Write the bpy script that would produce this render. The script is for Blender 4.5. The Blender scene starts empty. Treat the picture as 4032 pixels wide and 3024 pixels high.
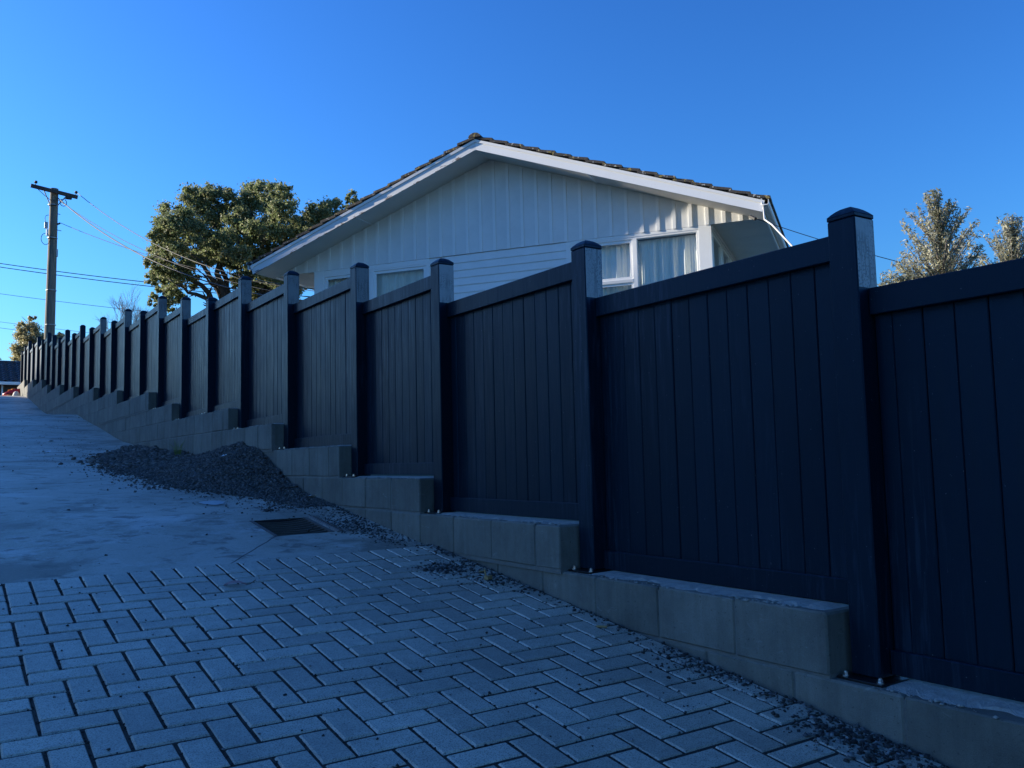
import bpy, math, random
import numpy as np
from mathutils import Vector, Matrix

random.seed(7)
rng = np.random.default_rng(11)
sc = bpy.context.scene
col = sc.collection
R = math.radians

# ------------------------------------------------------------------ camera
# world axes: X across the drive towards the fence, Y uphill along the fence, Z up; the lens is at z = 0
F_PX, PITCH, ROLL, YAW = 3421.99, 0.0860802, -0.02306491, R(33.48867)
cam_f = Vector((math.sin(YAW) * math.cos(PITCH), math.cos(YAW) * math.cos(PITCH), math.sin(PITCH)))
cam_r0 = Vector((math.cos(YAW), -math.sin(YAW), 0))
cam_u0 = cam_r0.cross(cam_f)
cam_r = math.cos(ROLL) * cam_r0 + math.sin(ROLL) * cam_u0
cam_u = -math.sin(ROLL) * cam_r0 + math.cos(ROLL) * cam_u0
cd = bpy.data.cameras.new('camera')
cam = bpy.data.objects.new('camera', cd)
col.objects.link(cam)
M = Matrix.Identity(4)
for i in range(3):
    M[i][0] = cam_r[i]
    M[i][1] = cam_u[i]
    M[i][2] = -cam_f[i]
cam.matrix_world = M
cd.sensor_width = 36.0
cd.lens = F_PX / 4032 * 36
cd.clip_start = 0.05
cd.clip_end = 3000
sc.camera = cam


def at(x, y, depth):
    """a point of the place seen at photograph pixel (x, y), depth metres along the view axis"""
    return cam_f * depth + cam_r * ((x - 2016) / F_PX * depth) - cam_u * ((y - 1512) / F_PX * depth)


# ------------------------------------------------------------------ light
SUN_AZ, SUN_EL = R(315.9), R(18.0)
sun_dir = Vector((math.sin(SUN_AZ) * math.cos(SUN_EL), math.cos(SUN_AZ) * math.cos(SUN_EL), math.sin(SUN_EL)))
world = bpy.data.worlds.new('World')
sc.world = world
world.use_nodes = True
wt = world.node_tree
wt.nodes.clear()
sky = wt.nodes.new('ShaderNodeTexSky')
sky.sky_type = 'NISHITA'
sky.sun_disc = False
sky.sun_elevation = SUN_EL
sky.sun_rotation = SUN_AZ
sky.altitude = 100
sky.air_density = 1.55
sky.dust_density = 0.8
sky.ozone_density = 10.0
hs = wt.nodes.new('ShaderNodeGamma')
hs.inputs['Gamma'].default_value = 1.42
bg = wt.nodes.new('ShaderNodeBackground')
bg.inputs['Strength'].default_value = 0.07
wo = wt.nodes.new('ShaderNodeOutputWorld')
wt.links.new(sky.outputs[0], hs.inputs['Color'])
wt.links.new(hs.outputs[0], bg.inputs[0])
wt.links.new(bg.outputs[0], wo.inputs[0])
sl = bpy.data.lights.new('sun', 'SUN')
sl.energy = 5.0
sl.angle = R(0.53)
sl.color = (1.0, 0.90, 0.74)
so = bpy.data.objects.new('sun', sl)
col.objects.link(so)
so.rotation_euler = (-sun_dir).to_track_quat('-Z', 'Y').to_euler()
so.location = (0, 0, 30)
sc.view_settings.view_transform = 'Standard'
sc.view_settings.look = 'None'
sc.view_settings.exposure = 1.12
sc.view_settings.gamma = 1.0

# ------------------------------------------------------------------ helpers


def tag(o, label=None, cat=None, group=None, kind=None):
    if label: o['label'] = label
    if cat: o['category'] = cat
    if group: o['group'] = group
    if kind: o['kind'] = kind
    return o


def empty(name, loc=(0, 0, 0)):
    o = bpy.data.objects.new(name, None)
    o.empty_display_size = 0.2
    col.objects.link(o)
    o.location = loc
    return o


def link(name, me, mat=None, parent=None, loc=None):
    o = bpy.data.objects.new(name, me)
    col.objects.link(o)
    if mat is not None and not me.materials:
        me.materials.append(mat)
    if parent is not None:
        o.parent = parent
        o.matrix_parent_inverse = Matrix.Translation(-wloc(parent))
    if loc is not None:
        o.location = loc
    return o


def wloc(o):
    v = Vector(o.location)
    while o.parent is not None:
        o = o.parent
        v = v + Vector(o.location)
        break
    return v


class MB:
    """collects faces for ONE mesh object (in world coordinates)"""

    def __init__(s):
        s.v = []
        s.f = []

    def add(s, vs, fs):
        k = len(s.v)
        s.v += [tuple(v) for v in vs]
        s.f += [tuple(i + k for i in f) for f in fs]
        return s

    def box(s, x0, x1, y0, y1, z0, z1, T=None):
        vs = [(x0, y0, z0), (x1, y0, z0), (x1, y1, z0), (x0, y1, z0), (x0, y0, z1), (x1, y0, z1), (x1, y1, z1), (x0, y1, z1)]
        if T: vs = [T(*v) for v in vs]
        return s.add(vs, [(3, 2, 1, 0), (4, 5, 6, 7), (0, 1, 5, 4), (1, 2, 6, 5), (2, 3, 7, 6), (3, 0, 4, 7)])

    def cbox(s, x0, x1, y0, y1, z0, z1, c=0.004, T=None):
        """box with chamfered edges"""
        pts = []
        for sx, x in ((1, x0), (-1, x1)):
            for sy, y in ((1, y0), (-1, y1)):
                for sz, z in ((1, z0), (-1, z1)):
                    pts += [(x, y + sy * c, z + sz * c), (x + sx * c, y, z + sz * c), (x + sx * c, y + sy * c, z)]
        idx = lambda a, b, d, k: (a * 4 + b * 2 + d) * 3 + k
        fs = [(idx(0, 0, 0, 0), idx(0, 0, 1, 0), idx(0, 1, 1, 0), idx(0, 1, 0, 0)), (idx(1, 0, 0, 0), idx(1, 1, 0, 0), idx(1, 1, 1, 0), idx(1, 0, 1, 0)),
              (idx(0, 0, 0, 1), idx(1, 0, 0, 1), idx(1, 0, 1, 1), idx(0, 0, 1, 1)), (idx(0, 1, 0, 1), idx(0, 1, 1, 1), idx(1, 1, 1, 1), idx(1, 1, 0, 1)),
              (idx(0, 0, 0, 2), idx(0, 1, 0, 2), idx(1, 1, 0, 2), idx(1, 0, 0, 2)), (idx(0, 0, 1, 2), idx(1, 0, 1, 2), idx(1, 1, 1, 2), idx(0, 1, 1, 2))]
        for a in (0, 1):
            for b in (0, 1):
                fs.append((idx(a, b, 0, 0), idx(a, b, 1, 0), idx(a, b, 1, 1), idx(a, b, 0, 1)))
                fs.append((idx(a, 0, b, 0), idx(a, 1, b, 0), idx(a, 1, b, 2), idx(a, 0, b, 2)))
                fs.append((idx(0, a, b, 1), idx(1, a, b, 1), idx(1, a, b, 2), idx(0, a, b, 2)))
                for d in (0, 1):
                    fs.append((idx(a, b, d, 0), idx(a, b, d, 1), idx(a, b, d, 2)))
        if T: pts = [T(*p) for p in pts]
        return s.add(pts, fs)

    def tube(s, pts, rad, n=8, cap=True):
        pts = [Vector(p) for p in pts]
        rad = rad if isinstance(rad, (list, tuple)) else [rad] * len(pts)
        k0 = len(s.v)
        ref = Vector((0.31, 0.12, 0.94)).normalized()
        for i, p in enumerate(pts):
            d = (pts[min(i + 1, len(pts) - 1)] - pts[max(i - 1, 0)]).normalized()
            a = d.cross(ref)
            if a.length < 0.05: a = d.cross(Vector((1, 0, 0)))
            a.normalize()
            b = d.cross(a)
            for j in range(n):
                t = 2 * math.pi * j / n
                s.v.append(tuple(p + (a * math.cos(t) + b * math.sin(t)) * rad[i]))
        for i in range(len(pts) - 1):
            for j in range(n):
                s.f.append((k0 + i * n + j, k0 + i * n + (j + 1) % n, k0 + (i + 1) * n + (j + 1) % n, k0 + (i + 1) * n + j))
        if cap:
            s.f.append(tuple(k0 + j for j in range(n))[::-1])
            s.f.append(tuple(k0 + (len(pts) - 1) * n + j for j in range(n)))
        return s

    def mesh(s, name, smooth=False):
        me = bpy.data.meshes.new(name)
        me.from_pydata(s.v, [], s.f)
        me.validate()
        import bmesh
        bm = bmesh.new()
        bm.from_mesh(me)
        bmesh.ops.recalc_face_normals(bm, faces=bm.faces)
        bm.to_mesh(me)
        bm.free()
        if smooth:
            me.polygons.foreach_set('use_smooth', [True] * len(me.polygons))
            me.update()
        return me

    def build(s, name, mat, parent=None, smooth=False):
        return link(name, s.mesh(name, smooth), mat, parent)


def npmesh(name, V, Fq, mat_idx=None, smooth=False):
    """fast mesh from arrays; Fq is (n,3) or (n,4)"""
    me = bpy.data.meshes.new(name)
    k = Fq.shape[1]
    me.vertices.add(len(V))
    me.vertices.foreach_set('co', V.astype(np.float32).ravel())
    me.loops.add(Fq.size)
    me.loops.foreach_set('vertex_index', Fq.astype(np.int32).ravel())
    me.polygons.add(len(Fq))
    me.polygons.foreach_set('loop_start', np.arange(0, Fq.size, k, dtype=np.int32))
    me.polygons.foreach_set('loop_total', np.full(len(Fq), k, dtype=np.int32))
    if mat_idx is not None: me.polygons.foreach_set('material_index', mat_idx.astype(np.int32))
    if smooth: me.polygons.foreach_set('use_smooth', np.ones(len(Fq), dtype=bool))
    me.update(calc_edges=True)
    return me


def rotmats(n):
    q = rng.normal(size=(n, 4))
    q /= np.linalg.norm(q, axis=1)[:, None]
    w, x, y, z = q.T
    return np.stack([1 - 2 * (y * y + z * z), 2 * (x * y - z * w), 2 * (x * z + y * w), 2 * (x * y + z * w), 1 - 2 * (x * x + z * z), 2 * (y * z - x * w),
                     2 * (x * z - y * w), 2 * (y * z + x * w), 1 - 2 * (x * x + y * y)], 1).reshape(n, 3, 3)


CUBE = np.array([(-1, -1, -1), (1, -1, -1), (1, 1, -1), (-1, 1, -1), (-1, -1, 1), (1, -1, 1), (1, 1, 1), (-1, 1, 1)], float)
CUBEF = np.array([(3, 2, 1, 0), (4, 5, 6, 7), (0, 1, 5, 4), (1, 2, 6, 5), (2, 3, 7, 6), (3, 0, 4, 7)])


def stones(name, C, size, mat, flat=0.65, parent=None):
    """angular stones at the points C (n,3), one mesh"""
    n = len(C)
    base = CUBE[None] * (1 + rng.uniform(-0.45, 0.25, (n, 8, 3)))
    base[:, 4:, :2] *= rng.uniform(0.45, 0.95, (n, 1, 1))
    base *= np.stack([np.ones(n), rng.uniform(0.6, 1.0, n), rng.uniform(0.45, 0.8, n)], 1)[:, None]
    V = np.einsum('nij,nkj->nki', rotmats(n), base)
    V[:, :, 2] *= flat
    V = V * (np.asarray(size) * 0.5).reshape(-1, 1, 1) + C[:, None]
    Fq = (CUBEF[None] + (np.arange(n) * 8)[:, None, None]).reshape(-1, 4)
    me = npmesh(name, V.reshape(-1, 3), Fq)
    return link(name, me, mat, parent)


# ------------------------------------------------------------------ materials
def mat(name):
    m = bpy.data.materials.new(name)
    m.use_nodes = True
    nt = m.node_tree
    b = nt.nodes['Principled BSDF']
    return m, nt, b


class NT:
    def __init__(s, nt):
        s.t = nt

    def n(s, kind, **kw):
        nd = s.t.nodes.new('ShaderNode' + kind)
        for k, v in kw.items():
            if k.startswith('i_'):
                nd.inputs[k[2:].replace('_', ' ')].default_value = v
            else:
                setattr(nd, k, v)
        return nd

    def l(s, a, b):
        s.t.links.new(a, b)

    def coord(s, scale=(1, 1, 1), kind='Object', loc=(0, 0, 0)):
        tc = s.n('TexCoord')
        mp = s.n('Mapping')
        mp.inputs['Scale'].default_value = scale
        mp.inputs['Location'].default_value = loc
        s.l(tc.outputs[kind], mp.inputs[0])
        return mp.outputs[0]

    def gcoord(s, scale=(1, 1, 1), loc=(0, 0, 0)):
        g = s.n('NewGeometry')
        mp = s.n('Mapping')
        mp.inputs['Scale'].default_value = scale
        mp.inputs['Location'].default_value = loc
        s.l(g.outputs['Position'], mp.inputs[0])
        return mp.outputs[0]

    def noise(s, vec, scale, detail=4, rough=0.6, dist=0.0):
        nd = s.n('TexNoise')
        nd.inputs['Scale'].default_value = scale
        nd.inputs['Detail'].default_value = detail
        nd.inputs['Roughness'].default_value = rough
        nd.inputs['Distortion'].default_value = dist
        s.l(vec, nd.inputs['Vector'])
        return nd.outputs['Fac']

    def ramp(s, fac, stops):
        r = s.n('ValToRGB')
        e = r.color_ramp.elements
        while len(e) < len(stops): e.new(0.5)
        for k, (p, c) in enumerate(stops):
            e[k].position = p
            e[k].color = c if len(c) == 4 else (*c, 1)
        s.l(fac, r.inputs[0])
        return r.outputs[0]

    def mix(s, fac, a, b, mode='MIX'):
        m = s.n('MixRGB', blend_type=mode)
        for sock, v in ((0, fac), (1, a), (2, b)):
            if hasattr(v, 'is_linked') or isinstance(v, bpy.types.NodeSocket):
                s.l(v, m.inputs[sock])
            elif sock == 0:
                m.inputs[0].default_value = v
            else:
                m.inputs[sock].default_value = v if len(v) == 4 else (*v, 1)
        return m.outputs[0]

    def math(s, op, a, b=None, clamp=False):
        m = s.n('Math', operation=op, use_clamp=clamp)
        for k, v in ((0, a), (1, b)):
            if v is None: continue
            if isinstance(v, bpy.types.NodeSocket):
                s.l(v, m.inputs[k])
            else:
                m.inputs[k].default_value = v
        return m.outputs[0]

    def bump(s, h, strength, dist, bsdf, normal=None):
        b = s.n('Bump')
        b.inputs['Strength'].default_value = strength
        b.inputs['Distance'].default_value = dist
        s.l(h, b.inputs['Height'])
        if normal is not None: s.l(normal, b.inputs['Normal'])
        s.l(b.outputs[0], bsdf.inputs['Normal'])
        return b.outputs[0]

    def rand(s, kind='both'):
        o = s.n('ObjectInfo').outputs['Random']
        g = s.n('NewGeometry').outputs['Random Per Island']
        return s.math('FRACT', s.math('ADD', o, g))


def simple(name, colr, rough=0.6, var=0.25, scale=8.0, bump=0.0, metal=0.0, spec=0.5, gl=False):
    m, nt, b = mat(name)
    t = NT(nt)
    v = t.gcoord() if gl else t.coord()
    f = t.noise(v, scale)
    c = t.mix(f, tuple(x * (1 - var) for x in colr), tuple(min(1, x * (1 + var)) for x in colr))
    t.l(c, b.inputs['Base Color'])
    b.inputs['Roughness'].default_value = rough
    b.inputs['Metallic'].default_value = metal
    b.inputs['Specular IOR Level'].default_value = spec
    if bump: t.bump(t.noise(v, scale * 6), bump, 0.01, b)
    return m


def stone_mat(name, cols, rough=0.85):
    m, nt, b = mat(name)
    t = NT(nt)
    r = t.rand()
    n = len(cols)
    c = t.ramp(r, [((k + 0.5) / n, cc) for k, cc in enumerate(cols)])
    f = t.noise(t.gcoord(), 300.0, 2)
    c = t.mix(t.math('MULTIPLY', f, 0.5), c, (0.03, 0.03, 0.035), 'MULTIPLY')
    t.l(c, b.inputs['Base Color'])
    b.inputs['Roughness'].default_value = rough
    return m


def paver_mat():
    m, nt, b = mat('paver_concrete')
    t = NT(nt)
    g = t.gcoord()
    r = t.rand()
    c = t.ramp(r, [(0.0, (0.36, 0.33, 0.27)), (0.3, (0.47, 0.435, 0.355)), (0.65, (0.41, 0.38, 0.31)), (1.0, (0.55, 0.51, 0.42))])
    sp = t.noise(g, 230.0, 3, 0.7)
    c = t.mix(t.ramp(sp, [(0.34, (1, 1, 1)), (0.52, (0, 0, 0))]), c, (0.12, 0.115, 0.105))
    big = t.noise(g, 2.3, 5, 0.65)
    c = t.mix(0.55, c, t.ramp(big, [(0.3, (0.62, 0.62, 0.62)), (0.7, (1.25, 1.24, 1.22))]), 'MULTIPLY')
    med = t.noise(g, 26.0, 4, 0.7)
    c = t.mix(0.5, c, t.ramp(med, [(0.3, (0.72, 0.72, 0.72)), (0.7, (1.25, 1.25, 1.25))]), 'MULTIPLY')
    t.l(c, b.inputs['Base Color'])
    b.inputs['Roughness'].default_value = 0.5
    b.inputs['Specular IOR Level'].default_value = 0.5
    t.bump(t.math('ADD', sp, t.math('MULTIPLY', med, 0.5)), 0.35, 0.0025, b)
    return m


def concrete_mat():
    m, nt, b = mat('old_concrete')
    t = NT(nt)
    g = t.gcoord()
    c = t.ramp(t.noise(g, 0.9, 8, 0.68, 0.8), [(0.30, (0.24, 0.222, 0.175)), (0.46, (0.40, 0.375, 0.31)), (0.56, (0.46, 0.43, 0.36)), (0.70, (0.56, 0.53, 0.455))])
    # pale lime streaks left by run-off across the slab
    gs = t.gcoord((0.95, 1.25, 1.0))
    pale = t.ramp(t.noise(gs, 1.5, 9, 0.72, 0.5), [(0.54, (0, 0, 0)), (0.64, (1, 1, 1))])
    c = t.mix(t.math('MULTIPLY', pale, 0.5), c, (0.66, 0.655, 0.62))
    stain = t.ramp(t.noise(gs, 0.9, 9, 0.72, 0.4), [(0.40, (1, 1, 1)), (0.47, (0, 0, 0))])
    c = t.mix(t.math('MULTIPLY', stain, 0.8), c, (0.17, 0.155, 0.12))
    scuff = t.ramp(t.noise(t.gcoord((3.5, 6.0, 1.0)), 2.2, 8, 0.75, 0.5), [(0.60, (0, 0, 0)), (0.68, (1, 1, 1))])
    c = t.mix(t.math('MULTIPLY', scuff, 0.4), c, (0.66, 0.65, 0.62))
    dirt = t.ramp(t.noise(t.gcoord((2.0, 2.6, 1.0)), 3.1, 6, 0.7, 0.6), [(0.36, (1, 1, 1)), (0.44, (0, 0, 0))])
    c = t.mix(t.math('MULTIPLY', dirt, 0.75), c, (0.11, 0.10, 0.085))
    fine = t.noise(g, 110.0, 5, 0.8)
    c = t.mix(0.8, c, t.ramp(fine, [(0.3, (0.6, 0.6, 0.6)), (0.7, (1.15, 1.15, 1.15))]), 'MULTIPLY')
    # hairline crack from the corner of the drain to the paving, wandering a little
    sep = t.n('SeparateXYZ')
    wob = t.n('TexNoise')
    wob.inputs['Scale'].default_value = 5.0
    gg = t.n('NewGeometry')
    t.l(gg.outputs['Position'], wob.inputs['Vector'])
    t.l(gg.outputs['Position'], sep.inputs[0])
    ax, ay, bx, by = 1.70, 5.16, 1.225, 4.53
    L = math.hypot(bx - ax, by - ay)
    dx, dy = (bx - ax) / L, (by - ay) / L
    px = t.math('SUBTRACT', sep.outputs[0], ax)
    py = t.math('SUBTRACT', sep.outputs[1], ay)
    along = t.math('ADD', t.math('MULTIPLY', px, dx), t.math('MULTIPLY', py, dy))
    across = t.math('SUBTRACT', t.math('MULTIPLY', px, dy), t.math('MULTIPLY', py, dx))
    across = t.math('ADD', across, t.math('MULTIPLY', t.math('SUBTRACT', wob.outputs['Fac'], 0.5), 0.035))
    near = t.math('LESS_THAN', t.math('ABSOLUTE', across), 0.0042)
    inside = t.math('MULTIPLY', t.math('GREATER_THAN', along, 0.0), t.math('LESS_THAN', along, L))
    c = t.mix(t.math('MULTIPLY', near, inside), c, (0.025, 0.025, 0.028))
    t.l(c, b.inputs['Base Color'])
    b.inputs['Roughness'].default_value = 0.6
    broom = t.noise(t.gcoord((9, 260, 9)), 1.0, 3, 0.6)
    t.bump(t.math('ADD', fine, t.math('MULTIPLY', broom, 0.6)), 0.5, 0.004, b)
    return m


def block_mat():
    m, nt, b = mat('concrete_block')
    t = NT(nt)
    g = t.gcoord()
    r = t.rand()
    c = t.ramp(r, [(0.0, (0.145, 0.142, 0.124)), (0.5, (0.172, 0.169, 0.148)), (1.0, (0.195, 0.191, 0.168))])
    c = t.mix(0.7, c, t.ramp(t.noise(g, 3.4, 7, 0.7), [(0.3, (0.5, 0.5, 0.48)), (0.7, (1.25, 1.25, 1.2))]), 'MULTIPLY')
    # downward dribbles
    st = t.noise(t.gcoord((14, 14, 1.4)), 1.6, 4, 0.6)
    c = t.mix(0.5, c, t.ramp(st, [(0.35, (0.7, 0.7, 0.68)), (0.6, (1.05, 1.05, 1.05))]), 'MULTIPLY')
    smear = t.ramp(t.noise(t.gcoord((1, 2.0, 5.0)), 5.0, 6, 0.7, 1.0), [(0.62, (0, 0, 0)), (0.70, (1, 1, 1))])
    c = t.mix(t.math('MULTIPLY', smear, 0.4), c, (0.34, 0.335, 0.31))
    pore = t.ramp(t.noise(g, 75.0, 3, 0.6), [(0.28, (1, 1, 1)), (0.36, (0, 0, 0))])
    c = t.mix(t.math('MULTIPLY', pore, 0.7), c, (0.04, 0.04, 0.035))
    fine = t.noise(g, 260.0, 3, 0.7)
    c = t.mix(0.45, c, t.ramp(fine, [(0.3, (0.6, 0.6, 0.6)), (0.7, (1.2, 1.2, 1.2))]), 'MULTIPLY')
    t.l(c, b.inputs['Base Color'])
    b.inputs['Roughness'].default_value = 0.88
    t.bump(fine, 0.5, 0.003, b)
    return m


def fence_mat():
    m, nt, b = mat('fence_paint')
    t = NT(nt)
    r = t.n('ObjectInfo').outputs['Random']
    base = t.mix(r, (0.0012, 0.0062, 0.0125), (0.0030, 0.0112, 0.0215))
    # dew and drip marks, running down
    st = t.noise(t.gcoord((34, 34, 2.6)), 1.5, 5, 0.65, 0.4)
    bl = t.noise(t.gcoord((3, 3.2, 1.5)), 0.55, 4, 0.6)
    drip = t.math('MULTIPLY', t.ramp(st, [(0.50, (0, 0, 0)), (0.62, (1, 1, 1))]), t.ramp(bl, [(0.46, (0, 0, 0)), (0.62, (1, 1, 1))]))
    c = t.mix(t.math('MULTIPLY', drip, 0.6), base, (0.022, 0.036, 0.058))
    dots = t.ramp(t.noise(t.gcoord(), 95.0, 2, 0.5), [(0.735, (0, 0, 0)), (0.76, (1, 1, 1))])
    c = t.mix(t.math('MULTIPLY', dots, 0.5), c, (0.16, 0.17, 0.18))
    t.l(c, b.inputs['Base Color'])
    ro = t.ramp(st, [(0.3, (0.56, 0.56, 0.56)), (0.7, (0.38, 0.38, 0.38))])
    t.l(ro, b.inputs['Roughness'])
    b.inputs['Specular IOR Level'].default_value = 0.30
    b.inputs['Specular Tint'].default_value = (0.30, 0.60, 1.0, 1)
    grain = t.noise(t.gcoord((160, 160, 9)), 1.0, 4, 0.6)
    drops = t.noise(t.gcoord(), 230.0, 2, 0.5)
    t.bump(t.math('ADD', grain, t.math('MULTIPLY', drops, 0.6)), 0.35, 0.0016, b)
    return m


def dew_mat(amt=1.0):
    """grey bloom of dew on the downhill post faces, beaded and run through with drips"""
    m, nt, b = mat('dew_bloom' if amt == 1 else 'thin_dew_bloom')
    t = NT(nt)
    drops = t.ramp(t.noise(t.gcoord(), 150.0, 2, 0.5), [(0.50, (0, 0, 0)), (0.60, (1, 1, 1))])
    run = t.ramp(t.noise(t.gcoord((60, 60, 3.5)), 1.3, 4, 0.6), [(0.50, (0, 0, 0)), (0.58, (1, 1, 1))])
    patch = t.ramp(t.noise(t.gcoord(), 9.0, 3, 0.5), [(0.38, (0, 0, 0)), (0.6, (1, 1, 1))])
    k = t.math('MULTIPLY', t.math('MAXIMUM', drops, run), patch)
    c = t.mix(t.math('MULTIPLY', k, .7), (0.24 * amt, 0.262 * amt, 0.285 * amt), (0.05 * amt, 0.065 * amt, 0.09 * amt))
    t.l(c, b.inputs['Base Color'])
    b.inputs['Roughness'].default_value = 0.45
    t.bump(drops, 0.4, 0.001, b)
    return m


def white_mat(name, colr=(0.88, 0.88, 0.86), dirt=0.25, rough=0.5):
    m, nt, b = mat(name)
    t = NT(nt)
    g = t.gcoord()
    c = t.mix(t.ramp(t.noise(g, 2.0, 6, 0.65), [(0.35, (dirt, dirt, dirt)), (0.65, (0, 0, 0))]), colr, tuple(x * f for x, f in zip(colr, (0.66, 0.66, 0.64))))
    sp = t.noise(g, 45.0, 3, 0.6)
    c = t.mix(t.math('MULTIPLY', t.ramp(sp, [(0.66, (0, 0, 0)), (0.74, (1, 1, 1))]), 0.35), c, (0.36, 0.35, 0.33))
    t.l(c, b.inputs['Base Color'])
    b.inputs['Roughness'].default_value = rough
    t.bump(t.noise(g, 60.0, 3), 0.15, 0.004, b)
    return m


def barge_mat():
    """white gloss paint, flaking off along the lower edge (object z = 0 there)"""
    m, nt, b = mat('flaking_white_paint')
    t = NT(nt)
    tc = t.n('TexCoord')
    sep = t.n('SeparateXYZ')
    t.l(tc.outputs['Object'], sep.inputs[0])
    nz = t.noise(t.coord((1.6, 1.6, 5)), 2.6, 6, 0.7, 0.3)
    edge = t.math('SUBTRACT', t.math('MULTIPLY', t.math('SUBTRACT', nz, 0.535), 0.40), sep.outputs[2])
    fl = t.math('GREATER_THAN', edge, 0.0)
    c = t.mix(t.noise(t.coord(), 3.0, 5), (0.66, 0.67, 0.66), (0.78, 0.79, 0.78))
    c = t.mix(fl, c, t.mix(t.noise(t.coord(), 30.0), (0.10, 0.075, 0.06), (0.30, 0.24, 0.19)))
    t.l(c, b.inputs['Base Color'])
    b.inputs['Roughness'].default_value = 0.45
    t.bump(t.math('ADD', t.noise(t.coord(), 40.0), t.math('MULTIPLY', fl, -1.5)), 0.3, 0.006, b)
    return m


def tile_mat(name='roof_tile', base=((0.035, 0.031, 0.029), (0.075, 0.066, 0.058)), lichen=True):
    m, nt, b = mat(name)
    t = NT(nt)
    g = t.gcoord()
    c = t.mix(t.noise(g, 9.0, 5, 0.7), *base)
    c = t.mix(t.math('MULTIPLY', t.rand(), 0.4), c, (0.09, 0.08, 0.07))
    if lichen:
        l1 = t.ramp(t.noise(g, 13.0, 3, 0.55), [(0.60, (0, 0, 0)), (0.64, (1, 1, 1))])
        c = t.mix(t.math('MULTIPLY', l1, 0.85), c, (0.36, 0.27, 0.075))
        l2 = t.ramp(t.noise(t.gcoord(loc=(7, 3, 1)), 17.0, 2, 0.5), [(0.64, (0, 0, 0)), (0.67, (1, 1, 1))])
        c = t.mix(t.math('MULTIPLY', l2, 0.9), c, (0.52, 0.52, 0.47))
    t.l(c, b.inputs['Base Color'])
    b.inputs['Roughness'].default_value = 0.9 if lichen else 0.22
    t.bump(t.noise(g, 70.0, 4), 0.6 if lichen else 0.15, 0.012, b)
    return m


def leaf_mat(name, cols, rough=0.5, trans=0.25):
    m, nt, b = mat(name)
    t = NT(nt)
    r = t.n('NewGeometry').outputs['Random Per Island']
    big = t.noise(t.gcoord(), 0.9, 3, 0.6)
    n = len(cols)
    f = t.math('ADD', t.math('MULTIPLY', r, 0.62), t.math('MULTIPLY', big, 0.42))
    c = t.ramp(f, [(0.1 + 0.8 * k / (n - 1), cc) for k, cc in enumerate(cols)])
    t.l(c, b.inputs['Base Color'])
    b.inputs['Roughness'].default_value = rough
    b.inputs['Specular IOR Level'].default_value = 0.25
    tr = t.n('BsdfTranslucent')
    t.l(c, tr.inputs[0])
    mx = t.n('MixShader')
    mx.inputs[0].default_value = trans
    out = nt.nodes['Material Output']
    t.l(b.outputs[0], mx.inputs[1])
    t.l(tr.outputs[0], mx.inputs[2])
    t.l(mx.outputs[0], out.inputs[0])
    return m


def glass_mat():
    m, nt, b = mat('window_glass')
    t = NT(nt)
    nt.nodes.remove(b)
    tr = t.n('BsdfTransparent')
    tr.inputs[0].default_value = (0.94, 0.96, 0.95, 1)
    gl = t.n('BsdfGlossy')
    gl.inputs['Roughness'].default_value = 0.03
    fr = t.n('Fresnel')
    fr.inputs[0].default_value = 1.5
    bp = t.n('Bump')
    bp.inputs['Strength'].default_value = 0.06
    bp.inputs['Distance'].default_value = 0.02
    t.l(t.noise(t.gcoord(), 1.6, 2), bp.inputs['Height'])
    t.l(bp.outputs[0], gl.inputs['Normal'])
    mx = t.n('MixShader')
    t.l(fr.outputs[0], mx.inputs[0])
    t.l(tr.outputs[0], mx.inputs[1])
    t.l(gl.outputs[0], mx.inputs[2])
    t.l(mx.outputs[0], nt.nodes['Material Output'].inputs[0])
    return m


def wood_mat(name, c0, c1):
    m, nt, b = mat(name)
    t = NT(nt)
    g = t.gcoord((22, 22, 0.8))
    f = t.noise(g, 1.2, 6, 0.7, 0.4)
    c = t.ramp(f, [(0.3, c0), (0.7, c1)])
    c = t.mix(t.ramp(t.noise(t.gcoord(), 1.1, 3), [(0.45, (0, 0, 0)), (0.7, (0.5, 0.5, 0.5))]), c, (0.115, 0.125, 0.07))
    t.l(c, b.inputs['Base Color'])
    b.inputs['Roughness'].default_value = 0.85
    t.bump(f, 0.7, 0.02, b)
    return m


m_paver = paver_mat()
m_conc = concrete_mat()
m_block = block_mat()
m_mortar = simple('mortar', (0.33, 0.33, 0.305), 0.9, 0.45, 26, 0.8, gl=True)
m_mortar2 = simple('joint_mortar', (0.165, 0.162, 0.145), 0.9, 0.4, 30, 0.6, gl=True)
m_fence = fence_mat()
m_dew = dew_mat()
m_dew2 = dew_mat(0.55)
m_white = white_mat('white_paint')
m_sheet = white_mat('gable_sheet_paint', (0.84, 0.84, 0.82), 0.25)
m_trim = white_mat('white_trim_paint', (0.90, 0.90, 0.88), 0.12, 0.42)
m_soffit = white_mat('soffit_paint', (0.80, 0.78, 0.72), 0.2, 0.6)
m_barge = barge_mat()
m_tile = tile_mat()
m_tile2 = tile_mat('glazed_roof_tile', ((0.03, 0.033, 0.042), (0.05, 0.054, 0.068)), False)
m_glass = glass_mat()
m_curtain = simple('curtain_cloth', (0.80, 0.82, 0.78), 0.9, 0.08, 5)
m_dark = simple('dark_interior', (0.02, 0.02, 0.022), 0.9)
m_black = simple('black_steel', (0.006, 0.006, 0.007), 0.35)
m_bolt = simple('zinc_bolt', (0.62, 0.64, 0.66), 0.3, 0.1, 40, 0, 1.0)
m_iron = simple('cast_iron', (0.075, 0.066, 0.06), 0.5, 0.4, 30, 0.4)
m_pole = wood_mat('weathered_pole', (0.085, 0.078, 0.062), (0.25, 0.235, 0.19))
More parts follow.
